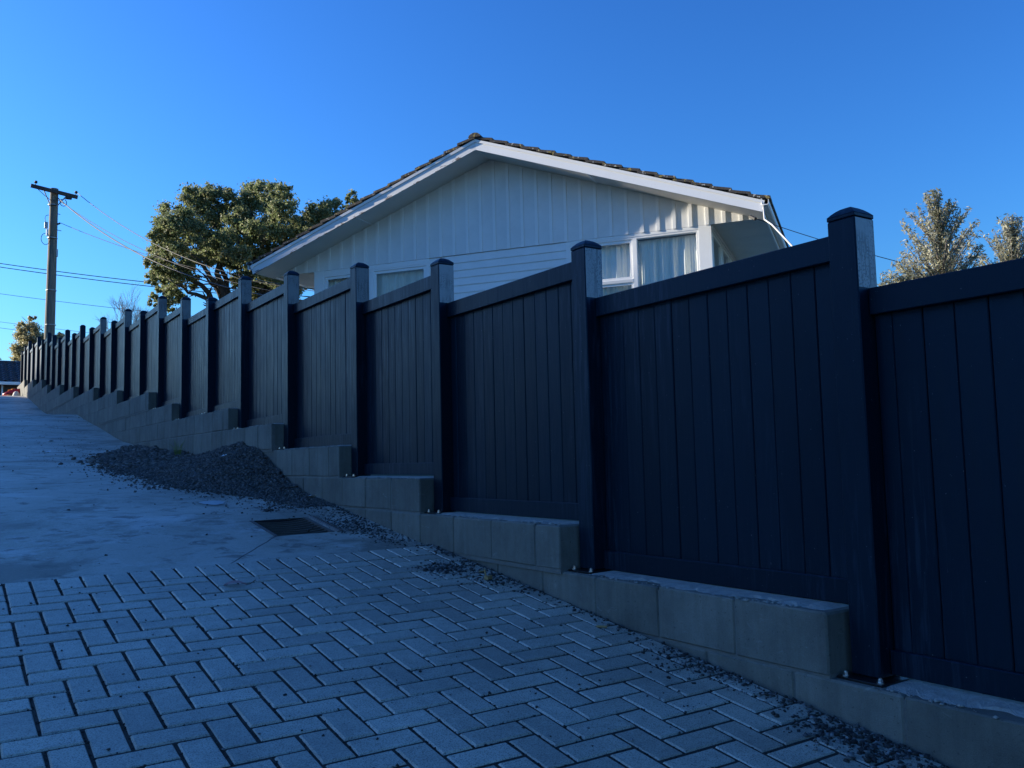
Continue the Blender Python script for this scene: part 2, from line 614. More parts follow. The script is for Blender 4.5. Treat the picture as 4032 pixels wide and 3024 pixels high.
m_arm = wood_mat('crossarm_timber', (0.03, 0.022, 0.022), (0.085, 0.06, 0.055))
m_metal = simple('galvanised_steel', (0.30, 0.31, 0.32), 0.45, 0.3, 20, 0, 0.8)
m_wire = simple('black_cable', (0.035, 0.035, 0.034), 0.6, spec=0.3)
m_wire2 = simple('pale_cable', (0.55, 0.55, 0.53), 0.5)
m_bed = simple('joint_bed', (0.04, 0.039, 0.036), 0.95, 0.6, 220, 0.8, gl=True)
m_grass = simple('lawn', (0.10, 0.095, 0.05), 0.9, 0.5, 3.0, 0.6, gl=True)
m_grav = stone_mat('dark_gravel', [(0.065, 0.061, 0.057), (0.12, 0.112, 0.104), (0.042, 0.04, 0.038), (0.22, 0.21, 0.195), (0.085, 0.079, 0.073), (0.15, 0.138, 0.125)])
m_gravb = stone_mat('brown_rubble', [(0.09, 0.074, 0.062), (0.16, 0.135, 0.115), (0.055, 0.047, 0.042), (0.27, 0.25, 0.22), (0.12, 0.10, 0.086)])
m_gravm = stone_mat('mixed_chips', [(0.03, 0.031, 0.033), (0.05, 0.05, 0.052), (0.025, 0.026, 0.028), (0.09, 0.092, 0.095), (0.28, 0.29, 0.29), (0.04, 0.038, 0.034)])
m_bark = wood_mat('bark', (0.030, 0.024, 0.018), (0.075, 0.062, 0.048))
m_bark2 = wood_mat('pale_bark', (0.13, 0.11, 0.10), (0.26, 0.22, 0.21))
m_lpoh = leaf_mat('glossy_evergreen_leaf', [(0.085, 0.12, 0.055), (0.145, 0.185, 0.078), (0.215, 0.25, 0.11), (0.28, 0.30, 0.15), (0.28, 0.25, 0.15)], 0.6, 0.45)
m_loli = leaf_mat('silver_leaf', [(0.14, 0.15, 0.085), (0.26, 0.265, 0.165), (0.38, 0.375, 0.26), (0.50, 0.485, 0.37)], 0.55, 0.4)
m_lbush = leaf_mat('dry_bush_leaf', [(0.20, 0.19, 0.10), (0.34, 0.31, 0.16), (0.46, 0.41, 0.22), (0.38, 0.36, 0.19)], 0.5, 0.45)
m_lshade = leaf_mat('shelter_leaf', [(0.012, 0.020, 0.009), (0.030, 0.048, 0.018), (0.05, 0.07, 0.025)], 0.5, 0.1)

# ------------------------------------------------------------------ terrain and drive
PY = [-60, -20, 1.6, 4.53, 5.25, 6, 7, 10.5, 14.9, 15.7, 17.2, 18.9, 20.4, 24.3, 26.5, 28.5, 31.1, 33.1, 34.5, 36, 40, 60]
PZ = [-5.5, -3.82, -.902, -.508, -.41, -.31, -.2, .07, .42, .52, .73, .95, 1.15, 1.36, 1.5, 1.76, 2.15, 2.44, 2.58, 2.68, 2.74, 2.8]


def zg(x, y):
    """surface of the drive"""
    if np.isscalar(y) and y < 4.53:
        return -0.5248 + 0.13453 * (y - 4.3238) + 0.0056 * (x - 0.26) if y > -20 else np.interp(y, PY, PZ)
    return np.interp(y, PY, PZ) + .0056 * (x - 2.42)


# fence bays: y of the near edge of each post, height of the rail top in the bay uphill of it
POST_Y = [0.30, 1.73, 3.17, 4.60, 5.86, 7.35, 8.75, 10.04, 11.31, 12.70, 14.04, 15.36, 16.69, 17.96, 19.38, 20.82, 22.17, 23.50, 25.02, 26.43, 27.81, 29.37, 30.82, 32.44, 34.08, 35.62, 37.17]
LEVELS = [.335, .54, .75, .96, 1.17, 1.40, 1.63, 1.85, 2.07, 2.32, 2.555, 2.81, 3.065, 3.33, 3.58, 3.84, 4.11, 4.395]
BAY_LV = [1, 2, 3, 4, 5, 6, 7, 7, 8, 9, 9, 10, 10, 11, 11, 12, 12, 13, 13, 14, 15, 15, 16, 16, 17, 17]   # bay between post k and k+1
PANEL_H = 1.268
BLK = [z - PANEL_H - 0.008 for z in LEVELS]       # tops of the block courses
X_BLK, X_POST, X_RAIL, X_BRD = 2.425, 2.525, 2.578, 2.5995
PW = 0.107


def zlot(y):
    return np.interp(y, [-40, 0, 37, 60], [-4.5, -1.0, 2.9, 3.0])


def ground_z(x, y):
    zd = float(np.interp(y, PY, PZ))
    if x < 2.2:
        z = zd - 0.12
        if x < -1.6: z = zd + 0.02 + 0.02 * min(8, -1.6 - x)
        return z
    if x < 2.55: return zd - 0.35
    zl = float(zlot(y)) - 0.15
    k = min(1.0, max(0.0, (x - 2.7) / 6.0))
    return zl * (1 - k) + (max(zl, 0.6 if y > 2 else zl)) * k


xs = [-600, -200, -80, -40, -20, -12, -8, -5, -3.5, -2.4, -1.75, -1.55, -0.5, 1, 2.19, 2.21, 2.54, 2.56, 3.2, 4.5, 6, 9, 13, 18, 26, 40, 80, 200, 600]
ys = [-600, -200, -60, -30, -15, -8, -4] + [float(v) for v in np.arange(-2, 42.1, 1.0)] + [46, 52, 60, 80, 140, 300, 800, 1500]
V = [(x, y, ground_z(x, min(max(y, -60), 60))) for y in ys for x in xs]
nx = len(xs)
Fc = [(j * nx + i, j * nx + i + 1, (j + 1) * nx + i + 1, (j + 1) * nx + i) for j in range(len(ys) - 1) for i in range(nx - 1)]
o = MB().add(V, Fc).build('ground', m_grass, smooth=True)
tag(o, 'rough green lawn ground around the driveway', 'ground', kind='structure')

# concrete drive: sheet with a recess for the drain
GX0, GX1, GY0, GY1 = 1.69, 2.07, 5.16, 5.66
xs = [-1.5, -0.8, 0, 0.6, 1.1, 1.4, GX0, 1.8, 1.95, GX1, 2.2, 2.44]
ys = [4.53, 4.8, GY0, 5.25, 5.4, 5.55, GY1] + [float(v) for v in np.arange(6, 41.1, 0.35)] + [44, 50]
mb = MB()
V = [(x, y, zg(x, y)) for y in ys for x in xs]
nx = len(xs)
Fc = []
for j in range(len(ys) - 1):
    for i in range(nx - 1):
        if xs[i] >= GX0 - 1e-6 and xs[i + 1] <= GX1 + 1e-6 and ys[j] >= GY0 - 1e-6 and ys[j + 1] <= GY1 + 1e-6: continue
        Fc.append((j * nx + i, j * nx + i + 1, (j + 1) * nx + i + 1, (j + 1) * nx + i))
mb.add(V, Fc)
drive = mb.build('concrete_driveway', m_conc, smooth=True)
tag(drive, 'stained grey concrete driveway climbing beside the fence', 'driveway', kind='structure')

# paving: bed and pavers in 90 degree herringbone
CELL = 0.103
OX, OY = 0.26, 4.3238


def pav_pt(i, j):
    x, y = OX + CELL * i, OY - CELL * 0.9911 * j
    return x, y, -0.5248 + 0.13453 * (y - OY) + 0.0056 * (x - OX)


paving = empty('paved_apron', (0, 3, -0.7))
tag(paving, 'grey herringbone block paving at the foot of the concrete driveway', 'paving', kind='structure')
x0, y0, z0 = pav_pt(-17, -2)
x1, y1, z1 = pav_pt(21.06, 62)
b0 = MB().add([(x0, y0, z0 - .0048), (x1, y0, z0 - .0048 + .0056 * (x1 - x0)), (x1, y1, z1 - .0048), (x0, y1, z1 - .0048 - .0056 * (x1 - x0))], [(3, 2, 1, 0)])
tag(b0.build('joint_bed', m_bed, paving), kind='stuff')


def paver_mesh(li, lj, seed):
    """top at z 0, centred; li, lj in cells"""
    r_ = random.Random(seed)
    hx, hy = li * CELL / 2 - 0.0044, lj * CELL * .9911 / 2 - 0.0054
    c = 0.0042
    J = lambda a: a + r_.uniform(-.0012, .0012)
    v = []
    for z, d in ((-0.05, 0), (-0.006, 0), (0, c)):
        v += [(J(-hx + d), J(-hy + d), z), (J(hx - d), J(-hy + d), z), (J(hx - d), J(hy - d), z), (J(-hx + d), J(hy - d), z)]
    f = [(8, 9, 10, 11)]
    for k in range(2):
        for q in range(4):
            f.append((4 * k + q, 4 * k + (q + 1) % 4, 4 * k + 4 + (q + 1) % 4, 4 * k + 4 + q))
    return v, f


def paver_list():
    out = []
    for i in range(-17, 22):
        out.append((i, -2, 1, 2))
    for j in range(0, 62):
        for i in range(-20, 24):
            if (i - (2 - j)) % 4 == 0:
                out.append((i, j, 2, 1))
            if (i + j) % 4 == 0:
                out.append((i, j, 1, 2))
            if j == 0 and (i - 1) % 4 == 0:
                out.append((i, 0, 1, 1))
    res = []
    for i, j, li, lj in out:
        i0, i1 = max(i, -17), min(i + li, 21.0)
        if i1 - i0 < 0.35: continue
        res.append((i0, j, i1 - i0, lj))
    return res


pl = paver_list()


def screen(p):
    p = Vector(p)
    d = p.dot(cam_f)
    return 2016 + F_PX * p.dot(cam_r) / d, 1512 - F_PX * p.dot(cam_u) / d, d


scored = []
for (i, j, li, lj) in pl:
    x, y, z = pav_pt(i + li / 2, j + lj / 2)
    sx, sy, d = screen((x, y, z))
    vis = d > 0.3 and -120 < sx < 4150 and sy < 3140
    scored.append(((-li * lj / d ** 2) if vis else 1, i, j, li, lj))
order = sorted(range(len(scored)), key=lambda k: scored[k][0])
own = set(k for k in order[:300] if scored[k][0] < 0)
pm = {}
rest = MB()
slope = Matrix.Rotation(math.atan(0.13453), 4, 'X')
for k, (s_, i, j, li, lj) in enumerate(scored):
    x, y, z = pav_pt(i + li / 2, j + lj / 2)
    T = Matrix.Translation((x, y, z + random.uniform(-.0015, .0012))) @ slope @ Matrix.Rotation(R(random.uniform(-.35, .35)), 4, 'Z') @ Matrix.Rotation(R(random.uniform(-.35, .35)), 4, 'X') @ Matrix.Rotation(R(random.uniform(-.3, .3)), 4, 'Y')
    key = (round(li, 2), lj, random.randrange(3))
    if key not in pm:
        v, f = paver_mesh(*key)
        pm[key] = (v, f, None)
    v, f, me = pm[key]
    if k in own:
        if me is None:
            me = MB().add(v, f).mesh('paver')
            me.materials.append(m_paver)
            pm[key] = (v, f, me)
        ob = bpy.data.objects.new('paver', me)
        col.objects.link(ob)
        ob.parent = paving
        ob.matrix_parent_inverse = Matrix.Translation(-Vector(paving.location))
        ob.matrix_basis = T
    else:
        rest.add([T @ Vector(p) for p in v], f)
tag(rest.build('far_pavers', m_paver, paving), kind='stuff')

# ------------------------------------------------------------------ retaining wall of concrete blocks
wall = empty('block_retaining_wall', (2.5, 15, 0))
tag(wall, 'low stepped grey concrete block wall carrying the dark fence', 'retaining wall')


def bay_ends(k):
    return POST_Y[k] + PW, POST_Y[k + 1]


def level_start(lv):
    """near end of the block course whose top is BLK[lv]"""
    if lv <= 1: return -0.6
    for k, b in enumerate(BAY_LV):
        if b >= lv: return POST_Y[k] + PW + 0.018
    return 99


blocks_near, far = [], MB()
mort = MB()
for lv in range(0, len(LEVELS)):
    zt = BLK[lv]
    zb = BLK[lv - 1] if lv > 0 else zt - 0.2
    ys0 = level_start(lv)
    ye = 37.4
    # runs uphill until it is under the drive
    y = ys0
    setb = random.uniform(0, .003) + 0.011 * (lv % 3 != 0)
    mort_y = None
    first = True
    off = (lv % 2) * 0.2
    nxt = ys0 + (0.2 if lv % 2 else 0.4)
    while y < ye:
        y2 = min(nxt, ye)
        nxt = y2 + 0.4
        zgr = float(zg(X_BLK, y2))
        if zgr > zt + 0.03 and y > ys0 + 1.0: break
        xf = X_BLK + setb + random.uniform(-.0015, .0015)
        big = y < 20.5
        jx = 0.003
        if big:
            blocks_near.append((xf, xf + .19, y + jx, y2 - jx, zb + .008, zt, first))
        else:
            far.cbox(xf, xf + .19, y + jx, y2 - jx, zb + .008, zt, .004)
        first = False
        y = y2
    mort.box(X_BLK + setb + .0045, X_BLK + .18, ys0 + .004, y - .01, zb - .012, zt - .012)
for (xa, xb, ya, yb, za, zb, first) in blocks_near:
    mb = MB().cbox(xa, xb, ya, yb, za, zb, .006)
    mb.v = [(p[0] + random.uniform(-.0022, .0012), p[1] + random.uniform(-.0015, .0015), p[2] + random.uniform(-.002, .002)) for p in mb.v]
    mb.build('block', m_block, wall)
tag(far.build('far_blocks', m_block, wall), kind='stuff')
mort.build('mortar', m_mortar2, wall)
# rough mortar fillet spread on top of the courses under the bottom rails
for k in range(0, 9):
    ya, yb = bay_ends(k)
    ztop = BLK[BAY_LV[k]]
    n = 40
    v, f = [], []
    for q in range(n + 1):
        y = ya + .055 + (yb - ya - .085) * q / n
        xw = X_BLK + .04 + .035 * math.sin(y * 6 + k) * math.sin(y * 15.3) + random.uniform(-.008, .018)
        e_ = 0.0 if q in (0, n) else 1.0
        v += [(xw, y, ztop + .0008), (max(xw + .008, X_BLK + .07 + random.uniform(-.02, .03)), y, ztop + .0008 + e_ * random.uniform(.003, .010)), (X_BLK + .185, y, ztop + .0008 + .009 * e_)]
    for q in range(n):
        f += [(3 * q, 3 * q + 1, 3 * q + 4, 3 * q + 3), (3 * q + 1, 3 * q + 2, 3 * q + 5, 3 * q + 4)]
    MB().add(v, f).build('mortar_bed', m_mortar, wall)

# crumbs of pale mortar left along the step edges
rp, rs_ = [], []
for k in range(0, 8):
    ya, yb = bay_ends(k)
    n = 130
    y = rng.uniform(ya + .06, yb - .02, n)
    x = X_BLK + .012 + np.abs(rng.normal(0, .022, n)) + .012 * np.sin(y * 17) ** 2
    keep = rng.random(n) < .25 + .75 * (np.sin(y * 9 + k) > 0)
    rp.append(np.stack([x, y, np.full(n, BLK[BAY_LV[k]] + .002)], 1)[keep])
    rs_.append((.005 + .024 * rng.random(n) ** 3)[keep])
tag(stones('mortar_crumbs', np.concatenate(rp), np.concatenate(rs_), m_mortar, .45, wall), kind='stuff')

# ------------------------------------------------------------------ fence
fence = empty('timber_fence', (2.58, 15, 0))
tag(fence, 'long dark navy painted timber fence stepping up the slope on the block wall', 'fence')


def cap_mesh():
    mb = MB()
    w = PW / 2 + 0.0006
    mb.cbox(-w, w, -w, w, 0, 0.013, .002)
    rings = []
    for q in range(6):
        a = q / 5
        rings.append((max(w * (1 - a), .003), 0.0128 + 0.034 * (1 - (1 - a) ** 1.9)))
    v, f = [], []
    for r_, z in rings:
        v += [(-r_, -r_, z), (r_, -r_, z), (r_, r_, z), (-r_, r_, z)]
    for q in range(5):
        for s_ in range(4):
            f.append((4 * q + s_, 4 * q + (s_ + 1) % 4, 4 * q + 4 + (s_ + 1) % 4, 4 * q + 4 + s_))
    f.append((20, 21, 22, 23))
    mb.add(v, f)
    return mb.mesh('post_cap')


cap_me = cap_mesh()
bolt_mb = MB()
bolt_mb.tube([(0, 0, 0), (0, 0, .003)], .0115, 12)
bolt_mb.tube([(0, 0, .003), (0, 0, .012)], .0085, 6)
bolt_mb.tube([(0, 0, .012), (0, 0, .0155)], .0055, 8)
bolt_me = bolt_mb.mesh('bolt')
post_x = X_POST + PW / 2
for k, py in enumerate(POST_Y):
    lo = BAY_LV[k - 1] if k > 0 else 0
    hi = BAY_LV[k] if k < len(BAY_LV) else BAY_LV[-1]
    zb = BLK[lo] + 0.010
    zt = LEVELS[hi] + 0.032
    lean = random.uniform(-.004, .004)
    po = MB().cbox(X_POST, X_POST + PW, py, py + PW, zb, zt, .004).build('post', m_fence, fence)
    cp = link('post_cap', cap_me, m_fence, po)
    cp.matrix_parent_inverse = Matrix.Translation(-(wloc(fence)))
    cp.matrix_parent_inverse = Matrix.Identity(4)
    cp.location = (post_x, py + PW / 2, zt + .001)
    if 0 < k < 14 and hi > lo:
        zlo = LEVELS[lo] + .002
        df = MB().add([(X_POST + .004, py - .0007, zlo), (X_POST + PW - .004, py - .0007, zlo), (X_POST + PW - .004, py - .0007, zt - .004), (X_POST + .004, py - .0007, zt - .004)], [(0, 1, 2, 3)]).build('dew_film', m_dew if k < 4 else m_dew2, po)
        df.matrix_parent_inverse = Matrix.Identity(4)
    if k < 12:
        pl_ = MB().cbox(X_POST - .058, X_POST + PW - .02, py - .042, py + PW + .014, BLK[lo] + .0015, BLK[lo] + .0095, .0015).build('base_plate', m_black, po)
        pl_.matrix_parent_inverse = Matrix.Identity(4)
        for yy in (py - .022, py + PW - .004):
            bo = link('bolt', bolt_me, m_bolt, po)
            bo.matrix_parent_inverse = Matrix.Identity(4)
            bo.location = (X_POST - .036, yy, BLK[lo] + .0095)
            bo.rotation_euler = (0, 0, random.uniform(0, 3))


def board_profile(w):
    """tongue and groove board with V edges; (y, x) profile, front at x = 0"""
    c = 0.0035
    return [(c, 0), (w - c, 0), (w, c), (w, .010), (w + .007, .010), (w + .007, .015), (w, .015), (w, .018), (0.008, .018), (.008, .0152), (.0005, .0152), (.0005, c)]


def boards_for(k):
    ya, yb = bay_ends(k)
    lv = BAY_LV[k]
    zt = LEVELS[lv] - 0.004
    zb = LEVELS[lv] - PANEL_H + .03
    pitch = 0.1045
    out = []
    y = yb - pitch * 0.62
    # boards are laid from the uphill post down; the last one is ripped to fit
    edges = [yb]
    while y > ya:
        edges.append(y)
        y -= pitch
    edges.append(ya)
    for q in range(len(edges) - 1):
        out.append((edges[q + 1], edges[q], zb, zt))
    return out


nb = 0
far_boards = MB()
for k in range(len(BAY_LV)):
    ya, yb = bay_ends(k)
    lv = BAY_LV[k]
    zt = LEVELS[lv]
    zb = zt - PANEL_H
    gap = random.uniform(0, .012)
    xr = X_RAIL + random.uniform(-.004, .0)
    MB().cbox(xr, X_RAIL + .021, ya + .001, yb - .001, zt - .088 + random.uniform(-.003, .003), zt, .003).build('top_rail', m_fence, fence)
    MB().cbox(X_RAIL, X_RAIL + .021, ya + .001, yb - .001, zb + gap, zb + .088, .003).build('bottom_rail', m_fence, fence)
    for (y0, y1, z0, z1) in boards_for(k):
        w = y1 - y0 - 0.0012
        if w < .012: continue
        pr = board_profile(w)
        n = len(pr)
        dx = random.uniform(0, .003)
        v = [(X_BRD + dx + x, y0 + y, z0) for y, x in pr] + [(X_BRD + dx + x, y0 + y, z1) for y, x in pr]
        f = [tuple(range(n)), tuple(range(n, 2 * n))[::-1]] + [(q, (q + 1) % n, n + (q + 1) % n, n + q) for q in range(n)]
        if nb < 300:
            MB().add(v, f).build('board', m_fence, fence)
            nb += 1
        else:
            far_boards.add(v, f)
tag(far_boards.build('far_boards', m_fence, fence), kind='stuff')

# ------------------------------------------------------------------ house behind the fence
HA = R(-34.58589)
HD = Vector((math.sin(HA), math.cos(HA), 0))       # along the gable, towards the left of the picture
HN = Vector((math.cos(HA), -math.sin(HA), 0))      # away from the viewer


def H(u, d, z):
    return tuple(-u * HD + d * HN + Vector((0, 0, z)))


house = empty('gabled_house', H(-6.6, 19, 1.2))
tag(house, 'white weatherboard house with low tiled gable roof behind the fence', 'house')
UL, UR, UC = -10.76, -2.335, -6.60      # corners of the lower wall, centre of the gable
GD = 15.5                               # plane of the gable cladding
WD = 15.52                              # plane of the lower wall
BD = 14.80                              # plane of the barge boards
DEPTH = 9.0
ZS = 4.10                               # bottom of the gable cladding / eave soffit
HALF, SL = 5.22, 0.362                  # roof half width, pitch
ZR = 5.915                              # barge underside at the ridge


def hbox(mb, u0, u1, d0, d1, z0, z1, c=0):
    if c: return mb.cbox(u0, u1, d0, d1, z0, z1, c, H)
    return mb.box(u0, u1, d0, d1, z0, z1, H)


# gable cladding: flat sheets and battens
GT = ZR + 0.03                          # top of cladding at the centre
def ztop(u): return GT - SL * abs(u - UC)
g = MB()
uL, uR = UC - (GT - ZS) / SL, UC + (GT - ZS) / SL
g.add([H(uL, GD, ZS), H(uR, GD, ZS), H(UC, GD, GT), H(uL, GD + .02, ZS), H(uR, GD + .02, ZS), H(UC, GD + .02, GT)], [(0, 1, 2), (5, 4, 3), (0, 3, 4, 1), (1, 4, 5, 2), (2, 5, 3, 0)])
g.build('gable_sheet', m_sheet, house)
u = -10.70 - 0.2955 * 2
while u < uR:
    if u > uL + .1:
        za = ztop(u) - 0.004
        zb_ = ztop(u + .060) - 0.004
        if min(za, zb_) > ZS + 0.02:
            p = [(u, ZS - .004), (u + .060, ZS - .004), (u + .060, zb_), (u, za)]
            v = [H(a, GD - .017, b) for a, b in p] + [H(a, GD - .001, b) for a, b in p]
            MB().add(v, [(0, 1, 2, 3), (7, 6, 5, 4), (0, 4, 5, 1), (1, 5, 6, 2), (2, 6, 7, 3), (3, 7, 4, 0)]).build('batten', m_trim, house)
    u += 0.2955
# verge soffit: sloping boards under the overhang
for s in (-1, 1):
    ue = UC + s * HALF
    cuts = [0, 0.52, 1.0] if s < 0 else [0, 0.42, 1.0]
    for a, b in zip(cuts[:-1], cuts[1:]):
        ua, ub = UC + (ue - UC) * a, UC + (ue - UC) * b - s * 0.006
        za, zb_ = ZR + .028 - SL * abs(ua - UC), ZR + .028 - SL * abs(ub - UC)
        v = [H(ua, BD + .024, za), H(ub, BD + .024, zb_), H(ub, GD + .01, zb_), H(ua, GD + .01, za), H(ua, BD + .024, za + .012), H(ub, BD + .024, zb_ + .012), H(ub, GD + .01, zb_ + .012), H(ua, GD + .01, za + .012)]
        MB().add(v, [(3, 2, 1, 0), (4, 5, 6, 7), (0, 1, 5, 4), (1, 2, 6, 5), (2, 3, 7, 6), (3, 0, 4, 7)]).build('verge_soffit', m_soffit, house)
    # joint cover strip
    ua = UC + (ue - UC) * cuts[1]
    za = ZR + .026 - SL * abs(ua - UC)
    hb = MB()
    hbox(hb, ua - .02, ua + .02, BD + .026, GD - .001, za - .010, za)
    hb.build('cover_strip', m_trim, house)
# barge boards (their object origin lies on the lower edge so that the paint can flake there)
for s in (-1, 1):
    ue = UC + s * HALF
    Lb = math.hypot(HALF, HALF * SL)
    ang = math.atan(SL)
    xdir = (-HD * (s * math.cos(ang))) + Vector((0, 0, -math.sin(ang)))
    zdir = Vector((0, 0, 1)) * math.cos(ang) + (-HD * (s * math.sin(ang)))
    Mx = Matrix.Identity(4)
    o0 = Vector(H(UC, BD, ZR))
    for q in range(3):
        Mx[q][0] = xdir[q]
        Mx[q][1] = HN[q]
        Mx[q][2] = zdir[q]
        Mx[q][3] = o0[q]
    hgt = 0.185
    k_ = hgt * SL
    mb = MB()
    e0 = 0.0 if s < 0 else 0.002
    v = []
    for y in (0, .024):
        v += [(e0, y, 0), (Lb, y, 0), (Lb - .01, y, hgt), (e0 - k_ * 1.0, y, hgt)]
    mb.add(v, [(0, 1, 2, 3), (7, 6, 5, 4), (0, 4, 5, 1), (1, 5, 6, 2), (2, 6, 7, 3), (3, 7, 4, 0)])
    ob = link('barge_board', mb.mesh('barge_board'), m_barge if s < 0 else m_trim, house)
    ob.matrix_basis = Mx
    # drip moulding along the top edge
    mb = MB()
    v = []
    for y, z in ((-.016, hgt - .045), (.001, hgt - .045), (.001, hgt + .004), (-.022, hgt + .004)):
        v += [(e0 - SL * z, y, z), (Lb - .012, y, z)]
    mb.add(v, [(0, 1, 3, 2), (2, 3, 5, 4), (4, 5, 7, 6), (6, 7, 1, 0), (0, 2, 4, 6), (1, 7, 5, 3)])
    ob = link('verge_moulding', mb.mesh('verge_moulding'), m_trim, house)
    ob.matrix_basis = Mx
# roof: tile courses; the verge tile of each course is its own piece
roof = MB()
NC = 17
G_ = (HALF + 0.10) / NC
tile_me = {}
for s in (-1, 1):
    for q in range(NC):
        a0 = G_ * q
        a1 = G_ * (q + 1) + 0.045
        zt0 = ZR + .185 / math.cos(math.atan(SL)) + .030 - SL * a0
        zt1 = ZR + .185 / math.cos(math.atan(SL)) + .034 - SL * a1 + 0.046

        def tile(d0, d1, mb, rough=True):
            j = (lambda m_: random.uniform(-m_, m_)) if rough else (lambda m_: 0)
            v = []
            for d in (d0, d1):
                v += [H(UC + s * a0, d, zt0 - .02), H(UC + s * (a1 + j(.008)), d, zt1 - .028), H(UC + s * (a1 + j(.008)), d, zt1 + .022 + j(.006)), H(UC + s * (a0 + (a1 - a0) * .5), d, (zt0 + zt1) / 2 + .024 + j(.006)), H(UC + s * a0, d, zt0 + .026)]
            mb.add(v, [(0, 1, 2, 3, 4), (9, 8, 7, 6, 5), (0, 5, 6, 1), (1, 6, 7, 2), (2, 7, 8, 3), (3, 8, 9, 4), (4, 9, 5, 0)])

        mb = MB()
        tile(BD - .035 + random.uniform(-.012, .012), BD + .30, mb)
        mb.build('roof_tile', m_tile, house)
        tile(BD + .302, BD + .7 + DEPTH + .6, roof, False)
roof.build('roof_slope', m_tile, house)
# ridge tiles
zr = ZR + .185 / math.cos(math.atan(SL)) + .05
for q in range(25):
    d = BD - .05 + q * 0.42
    mb = MB()
    v = []
    for dd, sc_ in ((d, 1.0 + random.uniform(-.03, .05)), (d + .43, 0.93)):
        for a in range(7):
            t = math.pi * a / 6
            v.append(H(UC + .125 * sc_ * math.cos(t), dd, zr - .012 + .085 * sc_ * math.sin(t)))
    f = [(a, a + 1, a + 8, a + 7) for a in range(6)] + [tuple(range(7)), tuple(range(7, 14))[::-1], (0, 7, 13, 6)]
    mb.add(v, f)
    mb.build('ridge_tile', m_tile, house)
    if q > 6: break
# eaves: flat soffits, fascias and gutters on both sides
for s, uw in ((-1, UL), (1, UR)):
    ue = UC + s * (HALF - .02)
    ua, ub = sorted((uw, ue))
    q = 0
    d = WD + .02
    while d < GD + DEPTH:
        d2 = min(d + 1.2, GD + DEPTH)
        mb = MB()
        hbox(mb, ua, ub, d, d2 - .005, ZS + .005, ZS + .017)
        mb.build('eave_soffit', m_soffit, house)
        d = d2
    mb = MB()
    if s > 0:
        hbox(mb, ue - .005, ue + .02, BD + .03, GD + DEPTH, ZS - .03, ZS + .16)
    else:
        hbox(mb, ue - .02, ue + .005, BD + .03, GD + DEPTH, ZS - .03, ZS + .16)
    mb.build('fascia', m_trim, house)
    # gutter: quad section
    gpf = [(.022, ZS + .15), (.022, ZS + .045), (.045, ZS + .03), (.115, ZS + .03), (.135, ZS + .05), (.14, ZS + .15), (.130, ZS + .15), (.125, ZS + .055), (.11, ZS + .04), (.032, ZS + .05), (.032, ZS + .15)]
    v = [H(ue + s * a, d, z_) for d in (BD - .02, GD + DEPTH) for a, z_ in gpf]
    n = len(gpf)
    f = [(a, (a + 1) % n, n + (a + 1) % n, n + a) for a in range(n)] + [tuple(range(n))]
    MB().add(v, f).build('gutter', m_trim, house)
    # closing piece between barge and soffit
    ut = UC + s * (GT - ZS) / SL
# lower wall
ZW0 = 0.6


def wallbox(name, u0, u1, z0, z1, m=m_white, d0=WD, d1=WD + .12):
    mb = MB()
    hbox(mb, u0, u1, d0, d1, z0, z1)
    return mb.build(name, m, house)


WIN_L = (-10.53, -8.04)
WIN_R = (-4.98, -2.56)
ZWT, ZWB = 4.03, 2.45
wallbox('wall_sheathing', -8.05, -4.99, ZW0, ZS, d0=WD + .018)
wallbox('wall_sheathing', UL + .004, -8.05, ZW0, ZWB, d0=WD + .018)
wallbox('wall_sheathing', -4.99, UR - .004, ZW0, ZWB, d0=WD + .018)
z = ZS - 0.012
while z > ZW0 + .2:
    zb_ = z - 0.1525
    us = (-7.985, -5.065) if zb_ > ZWB - .1 else (UL + .02, UR - .02)
    v = [H(us[0], WD - .004, z), H(us[1], WD - .004, z), H(us[1], WD - .019, zb_), H(us[0], WD - .019, zb_), H(us[0], WD + .016, z), H(us[1], WD + .016, z), H(us[1], WD + .016, zb_), H(us[0], WD + .016, zb_)]
    MB().add(v, [(0, 1, 2, 3), (7, 6, 5, 4), (0, 4, 5, 1), (1, 5, 6, 2), (2, 6, 7, 3), (3, 7, 4, 0)]).build('weatherboard', m_white, house)
    z -= 0.1525
# side walls and back
mb = MB()
hbox(mb, UL, UL + .1, WD + .13, GD + DEPTH, ZW0, ZS)
mb.build('side_wall', m_white, house)
mb = MB()
hbox(mb, UL + .1, UR - .1, GD + DEPTH - .1, GD + DEPTH, ZW0, ZS)
mb.build('back_wall', m_white, house)
mb = MB()
hbox(mb, UL + .2, UR - .2, WD + .9, WD + 1.0, ZW0, ZS)
mb.build('inner_partition', m_dark, house)
mb = MB()
hbox(mb, UL + .05, UR - .05, WD + .13, GD + DEPTH - .1, ZS - .0005 + .02, ZS + .04)
mb.build('ceiling', m_soffit, house)


